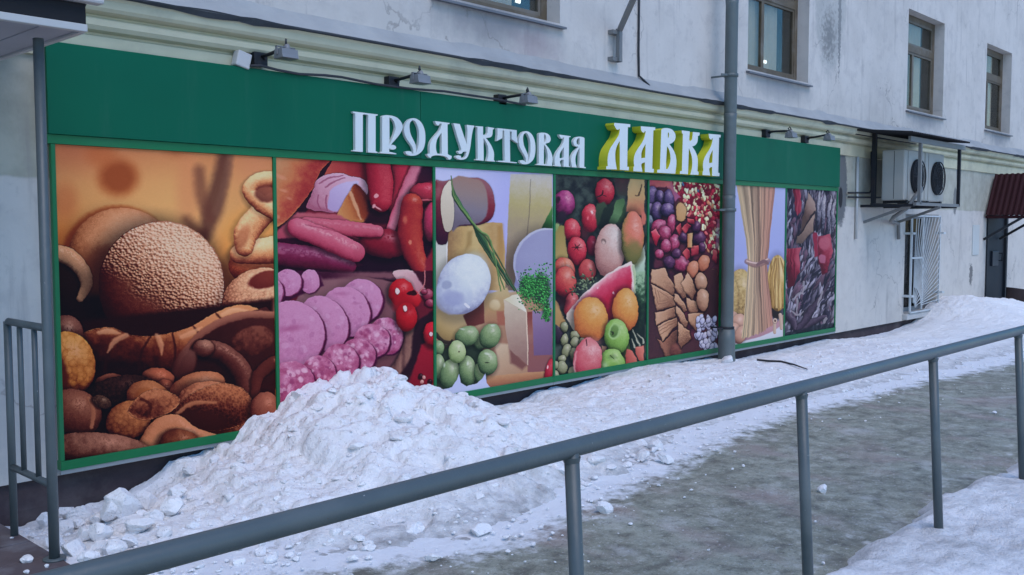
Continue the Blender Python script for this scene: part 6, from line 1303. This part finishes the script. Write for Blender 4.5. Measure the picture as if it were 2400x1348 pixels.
# ------------------------------------------------------------------ lumps of snow
def lump_mesh(seed, sub=3, amp=.30):
    bm = bmesh.new(); bmesh.ops.create_icosphere(bm, subdivisions=sub, radius=1); P = np.array([v.co for v in bm.verts])
    n = (fbm(P[:, 0]*1.3+seed*7, P[:, 1]*1.3+P[:, 2]*1.9, 2, seed)-.5)*2*amp+(fbm(P[:, 0]*4+seed, P[:, 1]*4+P[:, 2]*3.1, 3, seed+5)-.5)*amp*.5
    d, _ = worley(P[:, 0]*1.6+seed, P[:, 1]*1.6+P[:, 2]*1.1, seed); n = n+(.45-d)*amp*.55
    P = P*(1+n)[:, None]; rp = np.random.RandomState(seed+40)
    for _ in range(12):
        nv = rp.normal(size=3); nv /= np.linalg.norm(nv); dd_ = rp.uniform(.50, .80); ex = np.clip(P@nv-dd_, 0, None); P = P-nv[None, :]*(ex*.96)[:, None]
    P = P*(1+.06*(fbm(P[:, 0]*7+seed, P[:, 1]*7+P[:, 2]*5, 3, seed+9)-.5))[:, None]; P[:, 2] *= .78
    for v, q in zip(bm.verts, P): v.co = q
    me = bpy.data.meshes.new('snow_lump'); bm.to_mesh(me); bm.free(); me.materials.append(M_snow); me.polygons.foreach_set('use_smooth', [False]*len(me.polygons)); return me
LM = [lump_mesh(i+1, 4) for i in range(8)]; rl = random.Random(5)
def ground_z(x, y):
    zb = float(bank_height(np.array([x]), np.array([y]))[0][0]) if (y > -2.9 and x > 1.95) else -1
    return max(zb, .0 if y < -1.4 or x < 1.9 else -.12)
def snow_lump(px, py, rpx, lab, grp, flat=1.0, zz=None, lift=.30):
    z = 0.0
    for _ in range(6): q = onZ(px, py, z); z = ground_z(q[0], q[1]) if zz is None else zz
    dep = (q-C0)@CF; r_ = rpx*dep/FOC
    o = bpy.data.objects.new('snow_lump', rl.choice(LM)); COL.objects.link(o); o.location = (q[0], q[1], z+r_*lift*flat); o.scale = (r_*rl.uniform(.85, 1.15), r_*rl.uniform(.8, 1.1), r_*flat*rl.uniform(.85, 1.1)); o.rotation_euler = (rl.uniform(-.4, .4), rl.uniform(-.4, .4), rl.uniform(0, 6.28)); tag(o, lab, 'snow lump', grp); return o
for a in ((1418, 1200, 24), (1015, 1310, 19), (828, 1312, 17), (864, 1308, 12), (1928, 1152, 17), (2331, 968, 6), (1911, 1224, 6), (1408, 1170, 8), (1296, 1250, 7), (1620, 1150, 6), (1660, 1290, 5), (1930, 1322, 6)):
    snow_lump(*a, 'loose white clod of snow lying on the icy path', 'clods of snow on the path', .8)
for a in ((62, 1315, 20), (62, 1342, 10), (110, 1328, 8), (28, 1262, 6)): snow_lump(*a, 'clod of snow lying on the dark porch slab', 'clods of snow on the porch', .8, 0.0)
for a in ((112, 1232, 26), (135, 1215, 20), (160, 1212, 26), (192, 1222, 32), (150, 1250, 34), (205, 1262, 28), (238, 1262, 32), (175, 1302, 38), (228, 1300, 28), (268, 1300, 30), (292, 1205, 50), (262, 1220, 40), (345, 1185, 34), (330, 1245, 40), (362, 1222, 28), (300, 1280, 26), (390, 1256, 22), (415, 1165, 26), (445, 1102, 18), (500, 1088, 15), (400, 1205, 34), (130, 1280, 30), (210, 1320, 26), (250, 1330, 22), (320, 1310, 20), (360, 1290, 20), (180, 1240, 22), (225, 1225, 22)):
    snow_lump(*a, 'lump of snow in the broken heap beside porch railing', 'snow lumps beside the porch', lift=.48)
for a in ((850, 905, 34), (950, 925, 26), (905, 945, 26), (700, 960, 24), (1540, 1050, 26), (1505, 1075, 22), (1702, 850, 22), (1560, 1080, 24)): snow_lump(*a, 'rounded lump of snow bedded in the long snow bank', 'lumps in the snow bank', .8)
# crumbs nobody could count: one object
vs, fs = [], []; bm = bmesh.new(); bmesh.ops.create_icosphere(bm, subdivisions=2, radius=1); ic = np.array([v.co for v in bm.verts]); icf = [[v.index for v in f.verts] for f in bm.faces]; bm.free()
rs = np.random.RandomState(3); cm = MB(); cnt = 0
while cnt < 1900:
    x = 1.95+rs.rand()**1.4*12; ye = np.interp(x, PEX, PEY); t = rs.rand()
    y = ye*(.15+.95*t) if rs.rand() < .8 else ye-rs.exponential(.28)
    if y < -4.05: continue
    onpath = y < ye; r_ = (.006+.016*rs.rand()**2.2) if not onpath else (.004+.009*rs.rand()**2.5)
    if 2.4 < x < 6 and not onpath: r_ *= 1.5 if rs.rand() < .85 else 2.6
    z = max(float(bank_height(np.array([x]), np.array([y]))[0][0]), 0 if y < -1.4 else -.2)
    P = ic.copy()
    for _ in range(7):
        nv = rs.normal(size=3); nv /= np.linalg.norm(nv); P = P-nv[None, :]*np.clip(P@nv-rs.uniform(.45, .75), 0, None)[:, None]
    P = P*r_*np.array([1+.7*rs.rand(), 1+.7*rs.rand(), .8]); cm.add(P+np.array([x, y, z+r_*.10]), icf, 0, False); cnt += 1
o = cm.build('snow_crumbs', M_snow, None, fix=False); tag(o, 'scattered crumbs of snow over the bank and path', 'snow crumbs', None, 'stuff')
